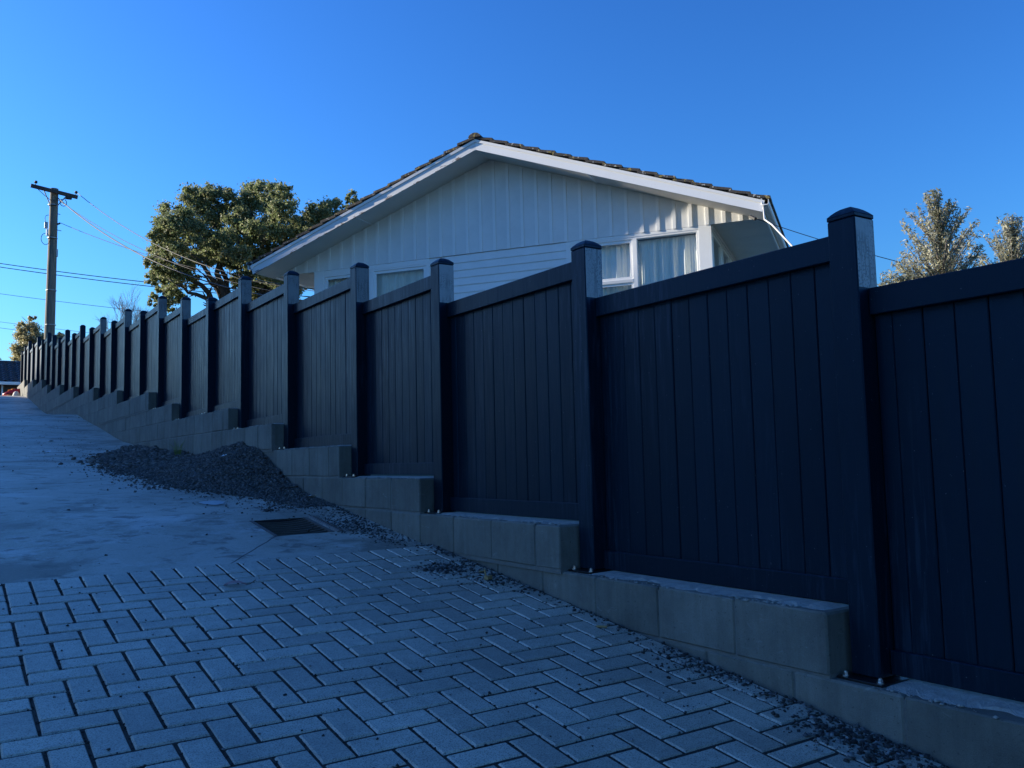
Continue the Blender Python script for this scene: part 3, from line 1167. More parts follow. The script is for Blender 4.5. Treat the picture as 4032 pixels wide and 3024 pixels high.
def window(u0, u1, zt, zb, parts, d=WD, along='u', ufix=None, name='window'):
    """fixed frame with sashes; parts = list of (a, b, kind)"""
    if along == 'u':
        HB = lambda mb, a0, a1, e0, e1, z0, z1, c=0: hbox(mb, a0, a1, d + e0, d + e1, z0, z1, c)
        P_ = lambda a, e, z_: H(a, d + e, z_)
    else:   # on the right side wall: a runs along d, e goes into the house
        HB = lambda mb, a0, a1, e0, e1, z0, z1, c=0: hbox(mb, ufix - e1, ufix - e0, a0, a1, z0, z1, c)
        P_ = lambda a, e, z_: H(ufix - e, a, z_)
    # frame ring
    fr = MB()
    HB(fr, u0, u1, -.012, .10, zt - .038, zt)
    HB(fr, u0, u1, -.03, .11, zb - .04, zb)
    HB(fr, u0, u0 + .036, -.0115, .099, zb, zt - .038)
    HB(fr, u1 - .036, u1, -.0115, .099, zb, zt - .038)
    fo = fr.build(name, m_trim, house)
    for a, b, kind in parts:
        if kind == 'mullion':
            mb = MB()
            HB(mb, a, b, -.014, .098, zb, zt - .038)
            x = mb.build('mullion', m_trim, fo)
            x.matrix_parent_inverse = Matrix.Identity(4)
            continue
        panes = []
        if kind == 'fixed':
            panes = [(a, b, zb + .002, zt - .04, 0.012)]
        elif kind == 'sash':
            panes = [(a, b, zb + .002, zt - .04, 0.055)]
        elif kind == 'split':
            panes = [(a, b, 3.255, zt - .04, 0.055), (a, b, zb + .002, 3.20, 0.045)]
            mb = MB()
            HB(mb, a, b, -.016, .09, 3.20, 3.255)
            x = mb.build('transom', m_flake, fo)
            x.matrix_parent_inverse = Matrix.Identity(4)
        for (pa, pb, z0, z1, st) in panes:
            mb = MB()
            HB(mb, pa, pb, .004, .042, z1 - st, z1)
            HB(mb, pa, pb, .004, .042, z0, z0 + st)
            HB(mb, pa, pa + st, .0045, .0415, z0 + st, z1 - st)
            HB(mb, pb - st, pb, .0045, .0415, z0 + st, z1 - st)
            x = mb.build('sash', m_trim, fo)
            x.matrix_parent_inverse = Matrix.Identity(4)
            e = .024
            g_ = MB().add([P_(pa + st - .005, e, z0 + st - .005), P_(pb - st + .005, e, z0 + st - .005), P_(pb - st + .005, e, z1 - st + .005), P_(pa + st - .005, e, z1 - st + .005)], [(0, 1, 2, 3)])
            x = g_.build('pane', m_glass, fo)
            x.matrix_parent_inverse = Matrix.Identity(4)
    # gathered curtains hung just inside
    n = int((u1 - u0) / 0.009)
    v, f = [], []
    ph = random.uniform(0, 9)
    zz = [zt - .05, zt - .075, zt - .11, zt - .16, zt - .5, zb + .0]
    for q in range(n + 1):
        a = u0 + .03 + (u1 - u0 - .06) * q / n
        w = math.sin(a * 49 + ph + 1.9 * math.sin(a * 5.3 + ph)) * (.6 + .4 * math.sin(a * 7.1)) + .35 * math.sin(a * 117 + ph)
        w2 = math.sin(a * 27 + ph + 2.4 * math.sin(a * 3.1 + ph))
        for r_, z_ in enumerate(zz):
            amp = (.012, .008, .020, .030, .040, .044)[r_]
            mixk = min(1, r_ / 4)
            v.append(P_(a, .155 + amp * ((1 - mixk) * w + mixk * (.45 * w + .9 * w2)), z_ + .004 * w * (r_ == 0)))
    m_ = len(zz)
    for q in range(n):
        for r_ in range(m_ - 1):
            f.append((q * m_ + r_, (q + 1) * m_ + r_, (q + 1) * m_ + r_ + 1, q * m_ + r_ + 1))
    cu = MB().add(v, f).build('curtain', m_curtain, house, smooth=True)
    return fo


m_flake = barge_mat()
m_flake.name = 'flaking_transom_paint'
window(WIN_L[0], WIN_L[1], ZWT - .03, ZWB, [(-10.49, -9.36, 'sash'), (-9.36, -9.295, 'mullion'), (-9.295, -8.078, 'sash')])
window(WIN_R[0], WIN_R[1], ZWT + .01, ZWB, [(-4.944, -3.78, 'split'), (-3.78, -3.70, 'mullion'), (-3.70, -2.597, 'fixed')])
# trims round the windows
for (a, b, z0, z1, pr) in ((UL, -10.53, ZWB - .1, ZS - .003, .022), (-8.04, -7.985, ZWB - .1, ZS - .003, .022), (-10.53, -8.04, ZWT - .03, ZS - .004, .018), (-10.53, -8.04, ZWB - .16, ZWB - .041, .02),
                       (-5.068, -4.98, ZWB - .1, ZS - .003, .022), (-4.98, -2.56, ZWT + .01, ZS - .004, .018), (-4.98, -2.56, ZWB - .16, ZWB - .041, .02)):
    mb = MB()
    hbox(mb, a, b, WD - pr, WD + .10, z0, z1)
    mb.build('window_trim', m_trim, house)
mb = MB()
hbox(mb, -2.56, UR, WD - .020, WD + .10, ZW0, ZS - .003)
mb.build('corner_post', m_trim, house)
# right side wall with its own windows
mb = MB()
hbox(mb, UR - .1, UR - .003, WD + .102, GD + DEPTH, ZW0, ZWB - .04)
hbox(mb, UR - .1, UR - .003, 18.9, GD + DEPTH, ZWB - .04, ZS)
hbox(mb, UR - .1, UR - .003, WD + .102, 18.9, ZWT + .01, ZS)
mb.build('side_wall', m_white, house)
window(WD + .105, 16.75, ZWT + .01, ZWB, [(WD + .14, 16.71, 'sash')], along='d', ufix=UR - .002)
window(16.80, 18.88, ZWT + .01, ZWB, [(16.84, 17.8, 'sash'), (17.8, 17.87, 'mullion'), (17.87, 18.84, 'sash')], along='d', ufix=UR - .002)
mb = MB()
hbox(mb, UR - .001, UR + .022, WD + .08, 19.1, ZS - .055, ZS + .003)
mb.build('head_trim', m_trim, house)

# ------------------------------------------------------------------ low tiled building over the crest
garage = empty('tiled_garage', (1.5, 43.0, 2.6))
tag(garage, 'low building with dark glazed tile roof and white gutter beyond the driveway top', 'garage')
gx0, gx1 = -3.0, 3.35
gy, gz = 42.0, 3.70
rows = 9
gs_, gr = 0.31, R(23)
for r_ in range(rows):
    pass
# one S profile tile mesh, shared
tv, tf = [], []
TW = 0.29
for e, (yy, zz_) in enumerate(((0, 0), (gs_ * 1.12, 0))):
    for a in range(9):
        t = a / 8
        zz2 =   .06 * math.sin(math.pi * min(1, t * 1.6)) if t < .625 else -.02 * math.sin(math.pi * (t - .625) / .375)
        tv.append((t * TW, yy, zz2 + (.035 if e == 0 else 0)))
for a in range(9): tv.append((tv[a][0], 0, tv[a][2] - .020))
for a in range(8):
    tf.append((a, a + 1, a + 10, a + 9))
    tf.append((a, a + 1, a + 19, a + 18))
tile2 = MB().add(tv, tf).mesh('roof_tile', True)
tile2.materials.append(m_tile2)
nt_ = int((gx1 - gx0) / TW)
for r_ in range(rows):
    for c_ in range(nt_):
        x = gx0 + c_ * TW
        if x < 0.7: continue
        ob = bpy.data.objects.new('roof_tile', tile2)
        col.objects.link(ob)
        ob.parent = garage
        ob.matrix_parent_inverse = Matrix.Translation(-Vector(garage.location))
        ob.matrix_basis = Matrix.Translation((x, gy + r_ * gs_ * math.cos(gr), gz + .02 + r_ * gs_ * math.sin(gr))) @ Matrix.Rotation(gr, 4, 'X')
mb = MB()
zt = gz + rows * gs_ * math.sin(gr)
yt = gy + rows * gs_ * math.cos(gr)
mb.add([(gx0, gy + .02, gz - .02), (gx1, gy + .02, gz - .02), (gx1, yt, zt - .03), (gx0, yt, zt - .03), (gx0, 2 * yt - gy, gz - .02), (gx1, 2 * yt - gy, gz - .02)], [(0, 1, 2, 3), (3, 2, 5, 4), (0, 3, 4), (1, 5, 2), (0, 4, 5, 1)])
mb.build('roof_deck', m_tile2, garage)
MB().tube([(gx0, yt, zt + .03), (gx1, yt, zt + .03)], .075, 10).build('ridge', m_tile2, garage)
MB().cbox(gx0, gx1, gy - .09, gy - .005, gz - .11, gz + .02, .012).build('gutter', m_trim, garage)
MB().box(gx0 + .3, gx1 - .3, gy + .35, 2 * yt - gy - .35, 2.3, gz - .02).build('wall', simple('brown_brick', (0.075, 0.058, 0.048), .9, .4, 14, .4), garage)
MB().tube([(2.2, gy + .3, gz - .1), (2.2, gy + .3, 2.4)], .04, 8).build('downpipe', m_trim, garage)
MB().box(1.0, 2.0, gy + .33, gy + .348, 2.4, gz - .12).build('door', simple('garage_door', (.5, .55, .6), .5), garage)

# ------------------------------------------------------------------ utility pole
PB = Vector((2.95, 32.0, 2.3))
pole = empty('utility_pole', PB)
tag(pole, 'grey weathered timber utility pole with dark crossarm behind the fence', 'utility pole')
top = Vector((3.02, 32.05, 9.36))
MB().tube([PB + (top - PB) * t for t in (0, .15, .35, .6, .85, 1)], [.172, .165, .155, .142, .130, .124], 16).build('shaft', m_pole, pole)


def part(mb, name, m_, parent, smooth=False):
    return mb.build(name, m_, parent, smooth)


A0, A1 = Vector((2.31, 31.82, 9.30)), Vector((3.70, 31.82, 9.11))
ad = (A1 - A0).normalized()
az_ = Vector((0, 0, 1)) - ad * ad.z
az_.normalize()
ay_ = az_.cross(ad)
mb = MB()
v = []
for t in (A0, A1):
    for sy, sz in ((-1, -1), (1, -1), (1, 1), (-1, 1)):
        v.append(t + ay_ * (.05 * sy) + az_ * (.055 * sz))
mb.add(v, [(0, 1, 2, 3), (7, 6, 5, 4), (0, 4, 5, 1), (1, 5, 6, 2), (2, 6, 7, 3), (3, 7, 4, 0)])
part(mb, 'crossarm', m_arm, pole)
for t in (.09, .95):
    p = A0 + (A1 - A0) * t + az_ * .055
    ins = MB().tube([p, p + az_ * .07], .012, 6)
    ins.tube([p + az_ * .06, p + az_ * .075, p + az_ * .10, p + az_ * .13, p + az_ * .15], [.03, .055, .045, .05, .02], 10)
    part(ins, 'insulator', m_wire, pole)
for t, du in ((.28, .12), (.76, -.12)):
    p = A0 + (A1 - A0) * t - az_ * .05
    q = Vector((2.995 + (-.1 if t < .5 else .09), 31.86, 8.72))
    part(MB().tube([p, q], .016, 6), 'brace', m_metal, pole)
part(MB().cbox(3.33, 3.52, 31.74, 31.86, 9.00, 9.11, .01), 'fuse_box', m_wire, pole)
part(MB().cbox(2.74, 2.84, 31.86, 31.98, 7.95, 8.16, .01), 'meter_box', m_metal, pole)
part(MB().cbox(2.80, 2.86, 31.9, 32.0, 7.72, 7.93, .006), 'lower_box', m_trim, pole)
loop = [Vector((2.80 - .13 * math.sin(t) - .02, 31.9, 7.78 - .19 * (1 - math.cos(t)))) for t in np.linspace(0, 2 * math.pi * .96, 16)]
part(MB().tube(loop, .010, 5), 'cable_loop', m_wire, pole)
part(MB().tube([(2.86, 31.95, 8.42), (2.78, 31.9, 8.38), (2.75, 31.9, 8.28), (2.77, 31.92, 8.16)], .010, 5), 'cable_loop', m_wire, pole)
part(MB().tube([(3.13, 32, 8.51), (3.21, 31.99, 8.49)], .012, 5), 'step_bolt', m_metal, pole)
part(MB().tube([(3.11, 32, 7.96), (3.25, 31.99, 7.94)], .012, 5), 'step_bolt', m_metal, pole)
part(MB().cbox(3.08, 3.16, 31.95, 32.05, 7.05, 7.3, .008), 'number_plate', m_metal, pole)
part(MB().tube([(3.10, 31.98, 8.14), (3.18, 31.95, 8.17), (3.2, 31.94, 8.2)], .03, 6), 'cable_clamp', m_wire, pole)
lp = [Vector((3.27 + .10 * math.sin(t), 31.8, 8.86 + .12 * math.cos(t))) for t in np.linspace(.5, 5.8, 12)]
part(MB().tube(lp, .012, 5), 'jumper_lead', m_wire, pole)
part(MB().tube([A0 + (A1 - A0) * .13 - az_ * .04, (2.72, 31.8, 9.02), (2.9, 31.84, 8.9), (3.15, 31.83, 8.93), (3.38, 31.8, 9.02)], .010, 5), 'jumper_lead', m_wire, pole)
for z in (8.78, 7.66, 5.9, 4.75):
    part(MB().tube([(2.99, 31.99 - .0, z - .012), (2.99, 31.99, z + .012)], .150 + (9.3 - z) * .0042 - .004, 16), 'band', m_metal, pole)


def wire(name, pts, r_, m_, label, sag=0.0, n=28, group=None):
    """catenary-like cable through the end points pts[0] -> pts[-1]"""
    P = []
    a, b = Vector(pts[0]), Vector(pts[-1])
    for q in range(n + 1):
        t = q / n
        P.append(a.lerp(b, t) - Vector((0, 0, sag * 4 * t * (1 - t))))
    o = MB().tube(P, r_, 5).build(name, m_, smooth=True)
    tag(o, label, 'power line', group)
    return o


W_END = Vector(H(-10.85, 17.2, 3.55))
i1 = A0 + (A1 - A0) * .95 + az_ * .17
wire('service_wire', (i1, at(1250, 1140, 20.0)), .011, m_wire, 'upper service wire from crossarm end to the white house eave', .62)
wire('service_wire', (Vector((3.12, 31.9, 9.02)), at(1250, 1190, 19.0)), .017, m_wire, 'thick service cable from below the crossarm across the big tree', .70)
wire('service_wire', (Vector((3.14, 31.9, 8.95)), at(1300, 1180, 21.0)), .009, m_wire, 'thin service wire just under the thick cable at the pole', .60)
wire('service_wire', (Vector((3.2, 31.94, 8.2)), at(1280, 1152, 23.0)), .009, m_wire, 'lowest service wire from midway up the utility pole', .30)
for k, (ya, yb, dep, r_, lab) in enumerate(((1010, 1170, 52, .024, 'upper of two thick dark cables passing behind the pole'), (1024, 1186, 52, .024, 'lower of two thick dark cables passing behind the pole'),
                                           (1131, 1285, 60, .016, 'single thin cable crossing low behind the pole'), (1243, 1395, 72, .015, 'faint cable just above the fence end bush'), (1266, 1420, 66, .016, 'lowest cable crossing behind the bush at the fence end'))):
    wire('street_cable', (at(-180, ya, dep), at(1250, yb, dep)), r_, m_wire, lab, .25)
# white service lead at the right eave and the black wire beyond
hk = Vector(H(UC + HALF + .02, BD + .05, ZS + .02))
pts = [hk, at(3010, 864, 13.9), at(3040, 885, 13.6), at(3120, 970, 12.6), at(3200, 1056, 11.8)]
o = MB().tube(pts, .013, 6).build('service_lead', m_wire2, smooth=True)
tag(o, 'white service lead dropping from the right eave corner', 'cable')
wire('service_wire', (at(2960, 855, 14.2), at(3720, 1075, 13.4)), .006, m_wire, 'thin black wire from right eave towards the olive tree', .05)
MB_ = MB().tube([at(2955, 852, 14.2), at(2975, 862, 14.1)], .03, 6).build('eave_bracket', m_wire, house)

# ------------------------------------------------------------------ trees


def leaves(centres, radii, n, size, name, mat_, parent, aspect=0.5, up=0.35, shell=0.55, squash=0.8):
    """leaf faces spread through clumps; each leaf a folded quad pair"""
    centres = np.asarray(centres)
    radii = np.asarray(radii)
    w = radii ** 2
    idx = rng.choice(len(centres), n, p=w / w.sum())
    d = rng.normal(size=(n, 3))
    d /= np.linalg.norm(d, axis=1)[:, None]
    rr = radii[idx] * ((shell + (1 - shell) * rng.random(n) ** 0.6) * rng.uniform(.88, 1.12, n) if shell > .12 else np.minimum(np.abs(rng.normal(0, .72, n)), 2.0))
    C = centres[idx] + d * rr[:, None] * np.array([1, 1, squash])
    nrm = d * .6 + rng.normal(size=(n, 3)) * 0.75 + np.array([0, 0, up])
    nrm /= np.linalg.norm(nrm, axis=1)[:, None]
    t = np.cross(nrm, rng.normal(size=(n, 3)))
    t /= np.linalg.norm(t, axis=1)[:, None]
    s = np.cross(nrm, t)
    L = size * rng.uniform(.6, 1.3, n)[:, None]
    W = L * aspect
    V = np.stack([C - t * L * .5, C + s * W * .5 + nrm * L * .06, C + t * L * .5, C - s * W * .5 + nrm * L * .06], 1)
    me = npmesh(name, V.reshape(-1, 3), np.arange(n * 4).reshape(-1, 4))
    return link(name, me, mat_, parent)


def limbs(base, tips, r0, name, mat_, parent, fork=0.45, n=7):
    mb = MB()
    base = Vector(base)
    hub = base + (sum((Vector(t) for t in tips), Vector()) / len(tips) - base) * fork
    mb.tube([base, base.lerp(hub, .5) + Vector((.03, .02, 0)) * r0 * 10, hub], [r0 * 1.15, r0 * .95, r0 * .8], 10)
    for tp in tips:
        tp = Vector(tp)
        L = (tp - hub).length
        P = [hub]
        for q in range(1, n + 1):
            t = q / n
            P.append(hub.lerp(tp, t) + Vector((random.uniform(-1, 1), random.uniform(-1, 1), random.uniform(-.6, .9))) * L * .05 * math.sin(math.pi * t) + Vector((0, 0, L * .10 * math.sin(math.pi * t))))
        mb.tube(P, [r0 * .62 * (1 - .86 * q / n) for q in range(n + 1)], 7)
        for q in range(2, n + 1):
            for _ in range(2):
                dr = Vector((random.uniform(-1, 1), random.uniform(-1, 1), random.uniform(-.2, 1))).normalized()
                lt = min(L * .2, .45)
                mb.tube([P[q], P[q] + dr * lt * .5, P[q] + dr * lt], [r0 * .20 * (1 - .7 * q / n), r0 * .11, r0 * .04], 5)
    return mb.build(name, mat_, parent, True)


# big evergreen behind the house
DT = 37.0
blobs_px = [(690, 850, 62), (760, 800, 62), (840, 775, 55), (640, 930, 50), (720, 930, 80), (830, 880, 85), (930, 860, 60), (1010, 780, 68), (1090, 770, 55), (1130, 830, 50), (1050, 860, 85), (960, 930, 60),
            (625, 1010, 45), (690, 1040, 70), (640, 1100, 45), (690, 1150, 42), (780, 1010, 65), (850, 990, 55), (620, 1160, 26), (900, 1030, 45), (1080, 960, 60), (1150, 930, 45), (1000, 1020, 40), (760, 1110, 38),
            (1200, 880, 50), (1250, 840, 50), (1310, 830, 48), (1250, 910, 50), (1390, 790, 30), (1360, 830, 30), (1180, 990, 45), (1010, 1090, 55), (930, 1110, 40), (1090, 1080, 60), (1150, 1120, 60), (1060, 1160, 55), (1210, 1090, 45), (960, 1180, 30), (1130, 1190, 50), (1010, 1180, 40),
            (850, 1120, 22), (600, 1090, 30), (612, 1185, 26), (660, 1195, 34), (720, 1185, 28), (880, 950, 60), (905, 790, 45), (960, 990, 50), (590, 1040, 26), (1180, 1050, 45), (900, 1190, 26)]
tree = empty('evergreen_tree', at(960, 1480, DT))
tree.location.z = 2.4
tag(tree, 'big broad evergreen tree with dense dark clumps left of the white house', 'tree')
C, Rr = [], []
for (x, y, r_) in blobs_px:
    for rep in range(2 if r_ > 40 else 1):
        C.append(at(x + random.uniform(-.3, .3) * r_ * rep, y + random.uniform(-.3, .3) * r_ * rep, DT + random.uniform(-2.3, 2.3)))
        Rr.append(r_ / F_PX * DT * 1.10)
sub, subr = [], []
for c_, r_ in zip(C, Rr):
    for _ in range(12):
        d = Vector((random.gauss(0, 1), random.gauss(0, 1), random.gauss(0, 1))).normalized()
        sub.append(tuple(Vector(c_) + d * r_ * random.uniform(.4, .95)))
        subr.append(r_ * random.uniform(.20, .40))
leaves(sub, subr, 210000, .122, 'crown', m_lpoh, tree, .6, .3, .1, .8)
hub_tips = [at(x, y, DT + random.uniform(-1, 1)) for (x, y) in ((720, 970), (690, 1120), (830, 900), (940, 920), (1050, 880), (1150, 950), (1250, 900), (800, 1080), (1100, 1060), (1000, 850), (650, 1050), (1350, 850), (760, 880))]
limbs((tree.location.x, tree.location.y, tree.location.z), hub_tips, .30, 'trunk', m_bark, tree, .42, 9)

# olive like trees to the right, behind the near fence


def grey_tree(name, px, py_top, py_bot, wid, depth, lean, label, n, seed):
    rs = random.Random(seed)
    base = at(px, py_bot + 250, depth)
    t_ = empty(name, base)
    tag(t_, label, 'tree', 'silver leaved trees behind the near fence')
    cs, tips, rads = [], [], []
    st = MB()
    Vb = Vector(base)
    for q in range(110):
        h_ = rs.random() ** 1.05
        ang = rs.uniform(0, 6.28)
        prof_ = (1 - h_) ** .6 * (.35 + .65 * min(1, (h_ + .25) / .4))
        rr = prof_ * wid * math.sqrt(rs.random()) * rs.choice((.8, 1, 1.25))
        y = py_bot + (py_top - py_bot) * h_
        p = at(px + lean * h_ + rr * math.cos(ang), y, depth + rr * math.sin(ang) / F_PX * depth)
        root = Vector(at(px + lean * h_ * .6, y + 95 + 110 * prof_, depth))
        cs.append((root, p))
    cpts = []
    for root, p in cs:
        mid = root.lerp(p, .5) + Vector((0, 0, -.03))
        st.tube([root, mid, p], [.010, .007, .003], 5)
        for q in range(10):
            t = q / 9
            c_ = root.lerp(p, t)
            cpts.append(tuple(c_))
    st.tube([Vb, at(px + lean * .2, py_bot, depth), at(px + lean * .6, (py_bot + py_top) / 2, depth), at(px + lean, py_top + 30, depth)], [.05, .04, .025, .004], 7)
    st.build('trunk', m_bark2, t_, True)
    leaves(cpts, [.058] * len(cpts), n, .072, 'crown', m_loli, t_, .27, .5, .15, 1.0)
    return t_


grey_tree('olive_tree', 3720, 750, 1130, 300, 12.0, -40, 'loose silver leaved tree rising over the fence right of the near post', 9500, 3)
grey_tree('olive_tree', 3995, 850, 1080, 260, 13.5, -10, 'silver leaved tree cut off by the right picture edge', 7000, 5)
# low side spray of the first olive
cp = []
st = MB()
ol = [o for o in col.objects if o.name == 'olive_tree'][0]
for k in range(16):
    a = at(3640 - 4 * k, 1130, 12 + random.uniform(-.3, .3))
    b = at(3590 - 9 * k + random.uniform(-20, 20), 1075 - 60 + 6 * k + random.uniform(-40, 30), 12 + random.uniform(-.3, .3))
    st.tube([a, b], [.008, .003], 5)
    cp += [tuple(Vector(a).lerp(Vector(b), t / 7)) for t in range(8)]
st.build('branch', m_bark2, ol, True)
leaves(cp, [.06] * len(cp), 1500, .062, 'foliage', m_loli, ol, .27, .5, .15, 1.0)

# bush at the far end of the fence
bd = 41.5
bb = at(110, 1560, bd)
bush = empty('end_bush', bb)
tag(bush, 'yellowish leafy bush past the far end of the fence', 'bush')
bl = [(110, 1290, 30), (85, 1330, 30), (125, 1330, 35), (75, 1380, 28), (110, 1390, 40), (70, 1420, 22), (150, 1350, 30), (150, 1400, 30), (225, 1330, 22), (215, 1370, 30), (245, 1350, 15), (75, 1455, 16), (85, 1490, 14), (82, 1525, 12), (118, 1255, 9), (136, 1250, 8), (88, 1275, 7), (82, 1300, 9), (190, 1380, 28), (100, 1440, 35), (235, 1322, 10)]
C = [at(x, y, bd + random.uniform(-.5, .5)) for x, y, r_ in bl]
Rr = [r_ / F_PX * bd * 1.3 for x, y, r_ in bl]
sub, subr = [], []
for c_, r_ in zip(C, Rr):
    for _ in range(7):
        d = Vector((random.gauss(0, 1), random.gauss(0, 1), random.gauss(0, 1))).normalized()
        sub.append(tuple(Vector(c_) + d * r_ * random.uniform(.3, .8)))
        subr.append(r_ * random.uniform(.3, .5))
leaves(sub, subr, 34000, .11, 'crown', m_lbush, bush, .5, .3, .1, .9)
limbs((bb.x, bb.y, 2.5), [at(x, y, bd) for x, y in ((110, 1270), (85, 1330), (150, 1350), (220, 1340), (75, 1420))], .07, 'trunk', m_bark, bush, .4)
# leaf tip at the left edge
tip = empty('tree_beyond_crest', at(-60, 1560, 50))
tag(tip, 'dark branch tip poking in at the left picture edge', 'tree')
leaves([at(-12, 1415, 50), at(-50, 1410, 50), at(-90, 1400, 50)], [.22, .4, .6], 900, .16, 'crown', m_lpoh, tip, .5)
MB().tube([at(-90, 1560, 50), at(-80, 1480, 50), at(-60, 1415, 50), at(-15, 1413, 50)], [.12, .1, .06, .02], 6).build('trunk', m_bark, tip)

# leafless tree far behind the fence
bt = empty('bare_tree', at(490, 1450, 46))
tag(bt, 'pale leafless tree with fine upright twigs behind the fence', 'tree')
mb = MB()


def twig(p, d, L, r_, depth):
    q = p + d * L
    mb.tube([p, p.lerp(q, .5) + Vector((random.uniform(-.03, .03), random.uniform(-.03, .03), 0)) * L, q], [r_, r_ * .8, r_ * .55], 4, cap=False)
    if depth == 0: return
    for _ in range(3 if depth > 1 else 4):
        nd = (d + Vector((random.gauss(0, .38), random.gauss(0, .38), random.gauss(.18, .2)))).normalized()
        twig(p.lerp(q, random.uniform(.45, 1)), nd, L * random.uniform(.6, .85), r_ * .6, depth - 1)


for (x, y, L) in ((470, 1390, 1.15), (440, 1400, 1.0), (500, 1390, 1.1), (540, 1370, .95), (455, 1370, 1.1), (485, 1360, 1.2), (560, 1380, .8), (515, 1350, .9)):
    twig(Vector(at(x, y, 46)), Vector((random.gauss(0, .10), 0, 1)).normalized(), L, .024, 4)
mb.build('branches', m_bark2, bt)

# tall shelter belt on the other side of the drive (outside the picture, it shades the drive)
SHB = [(-30, 20, 5.6, 16.5), (-31, 26.5, 5.6, 18.0), (-29.5, 32.5, 5.6, 18.6), (-30.5, 38.5, 5.6, 19.2), (-29.5, 45, 5.6, 19.8), (-30.5, 51.5, 5.4, 21.6), (-29.5, 57.5, 5.0, 21.4), (-30.2, 62, 3.8, 18.5)]


def shelter_mesh():
    sub, subr = [], []
    for k in range(150):
        h_ = random.random()
        a = random.uniform(0, 6.28)
        rr = (1.0 if h_ < .78 else max(.12, 1 - ((h_ - .78) / .24) ** 2)) * random.uniform(.55, .95)
        sub.append((rr * math.cos(a), rr * math.sin(a), h_))
        subr.append(.22)
    return np.array(sub), np.array(subr)


for k, (x, y, r_, ztop_) in enumerate(SHB):
    zb = 2.6
    sh = empty('shelter_tree', (x, y, zb))
    tag(sh, 'tall dense dark conifer in the shelter belt left of the driveway', 'tree', 'shelter belt left of the driveway')
    c_, rr = shelter_mesh()
    Hh = ztop_ - zb
    cs = c_ * np.array([r_, r_, Hh * .97]) + np.array([x, y, zb])
    leaves(cs, rr * r_, 6500, .75, 'crown', m_lshade, sh, .6, .2, .2, .8)
    core = MB()
    prev = None
    for q in range(9):
        t = q / 8
        rad = r_ * .84 * (1 if t < .8 else max(.02, 1 - ((t - .8) / .2) ** 2.2))
        ring = [len(core.v) + a for a in range(12)]
        core.v += [(x + rad * random.uniform(.85, 1.05) * math.cos(a * math.pi / 6), y + rad * random.uniform(.85, 1.05) * math.sin(a * math.pi / 6), zb + .05 + Hh * .93 * t) for a in range(12)]
        if prev: core.f += [(prev[a], prev[(a + 1) % 12], ring[(a + 1) % 12], ring[a]) for a in range(12)]
        prev = ring
    core.f.append(tuple(prev))
    core.build('inner_branches', m_lshade, sh)
    MB().tube([(x, y, zb - .2), (x, y, zb + Hh * .9)], [.22, .03], 8).build('trunk', m_bark, sh)

# ------------------------------------------------------------------ drain
dr = empty('drain_grate', (1.88, 5.4, -.38))
tag(dr, 'rusty dark iron drain grate set in the concrete beside the paving edge', 'drain grate')
zz = lambda x, y: float(zg(x, y))
MB().add([(GX0, GY0, zz(GX0, GY0) - .0), (GX1, GY0, zz(GX1, GY0)), (GX1, GY1, zz(GX1, GY1)), (GX0, GY1, zz(GX0, GY1)), (GX0, GY0, -.62), (GX1, GY0, -.62), (GX1, GY1, -.62), (GX0, GY1, -.62)],
         [(0, 1, 5, 4), (1, 2, 6, 5), (2, 3, 7, 6), (3, 0, 4, 7), (4, 5, 6, 7)]).build('pit', m_dark, dr)
nbar = 8
for q in range(nbar + 1):
    y = GY0 + .02 + (GY1 - GY0 - .04) * q / nbar
    v, f = [], []
    n = 10
    for s_ in range(n + 1):
        t = s_ / n
        x = GX0 + .022 + (GX1 - GX0 - .044) * t
        dip = .014 * 4 * t * (1 - t)
        z = zz(x, y) - .002 - dip
        v += [(x, y - .010, z), (x, y + .010, z), (x, y + .007, z - .03), (x, y - .007, z - .03)]
    for s_ in range(n):
        for a in range(4):
            f.append((4 * s_ + a, 4 * s_ + (a + 1) % 4, 4 * s_ + 4 + (a + 1) % 4, 4 * s_ + 4 + a))
    f += [(0, 1, 2, 3), (4 * n + 3, 4 * n + 2, 4 * n + 1, 4 * n)]
    MB().add(v, f).build('bar', m_iron, dr)
for (xa, xb, ya, yb) in ((GX0 + .001, GX0 + .022, GY0 + .001, GY1 - .001), (GX1 - .022, GX1 - .001, GY0 + .001, GY1 - .001)):
    v = [(x, y, zz(x, y) + dz) for dz in (-.035, .003) for x, y in ((xa, ya), (xb, ya), (xb, yb), (xa, yb))]
    MB().add(v, [(3, 2, 1, 0), (4, 5, 6, 7), (0, 1, 5, 4), (1, 2, 6, 5), (2, 3, 7, 6), (3, 0, 4, 7)]).build('side_bar', m_iron, dr)
for (xa, xb) in ((2.085, 2.098), (2.112, 2.12)):
    v = [(x, y, zz(x, y) + dz) for dz in (-.01, .012) for x, y in ((xa, GY0 - .02), (xb, GY0 - .02), (xb, GY1 - .01), (xa, GY1 - .01))]
    MB().add(v, [(3, 2, 1, 0), (4, 5, 6, 7), (0, 1, 5, 4), (1, 2, 6, 5), (2, 3, 7, 6), (3, 0, 4, 7)]).build('edge_strip', m_iron if xa > 2.1 else m_metal, dr)

# ------------------------------------------------------------------ gravel
HY = [6.0, 6.5, 6.7, 6.94, 7.255, 7.6, 7.97, 8.37, 9.08, 9.6, 9.85, 10.1, 10.74, 11.3, 11.85, 12.6, 13.2, 14.2]
HH = [0, .004, .018, .045, .125, .23, .295, .29, .215, .085, .05, .06, .08, .06, .04, .022, .01, 0]
WY = [6.0, 6.5, 7.0, 7.5, 8.5, 9.6, 10.5, 11.4, 12.3, 13, 14.2]
WW = [.25, .34, .56, .76, .77, .88, .88, .78, .48, .24, .12]


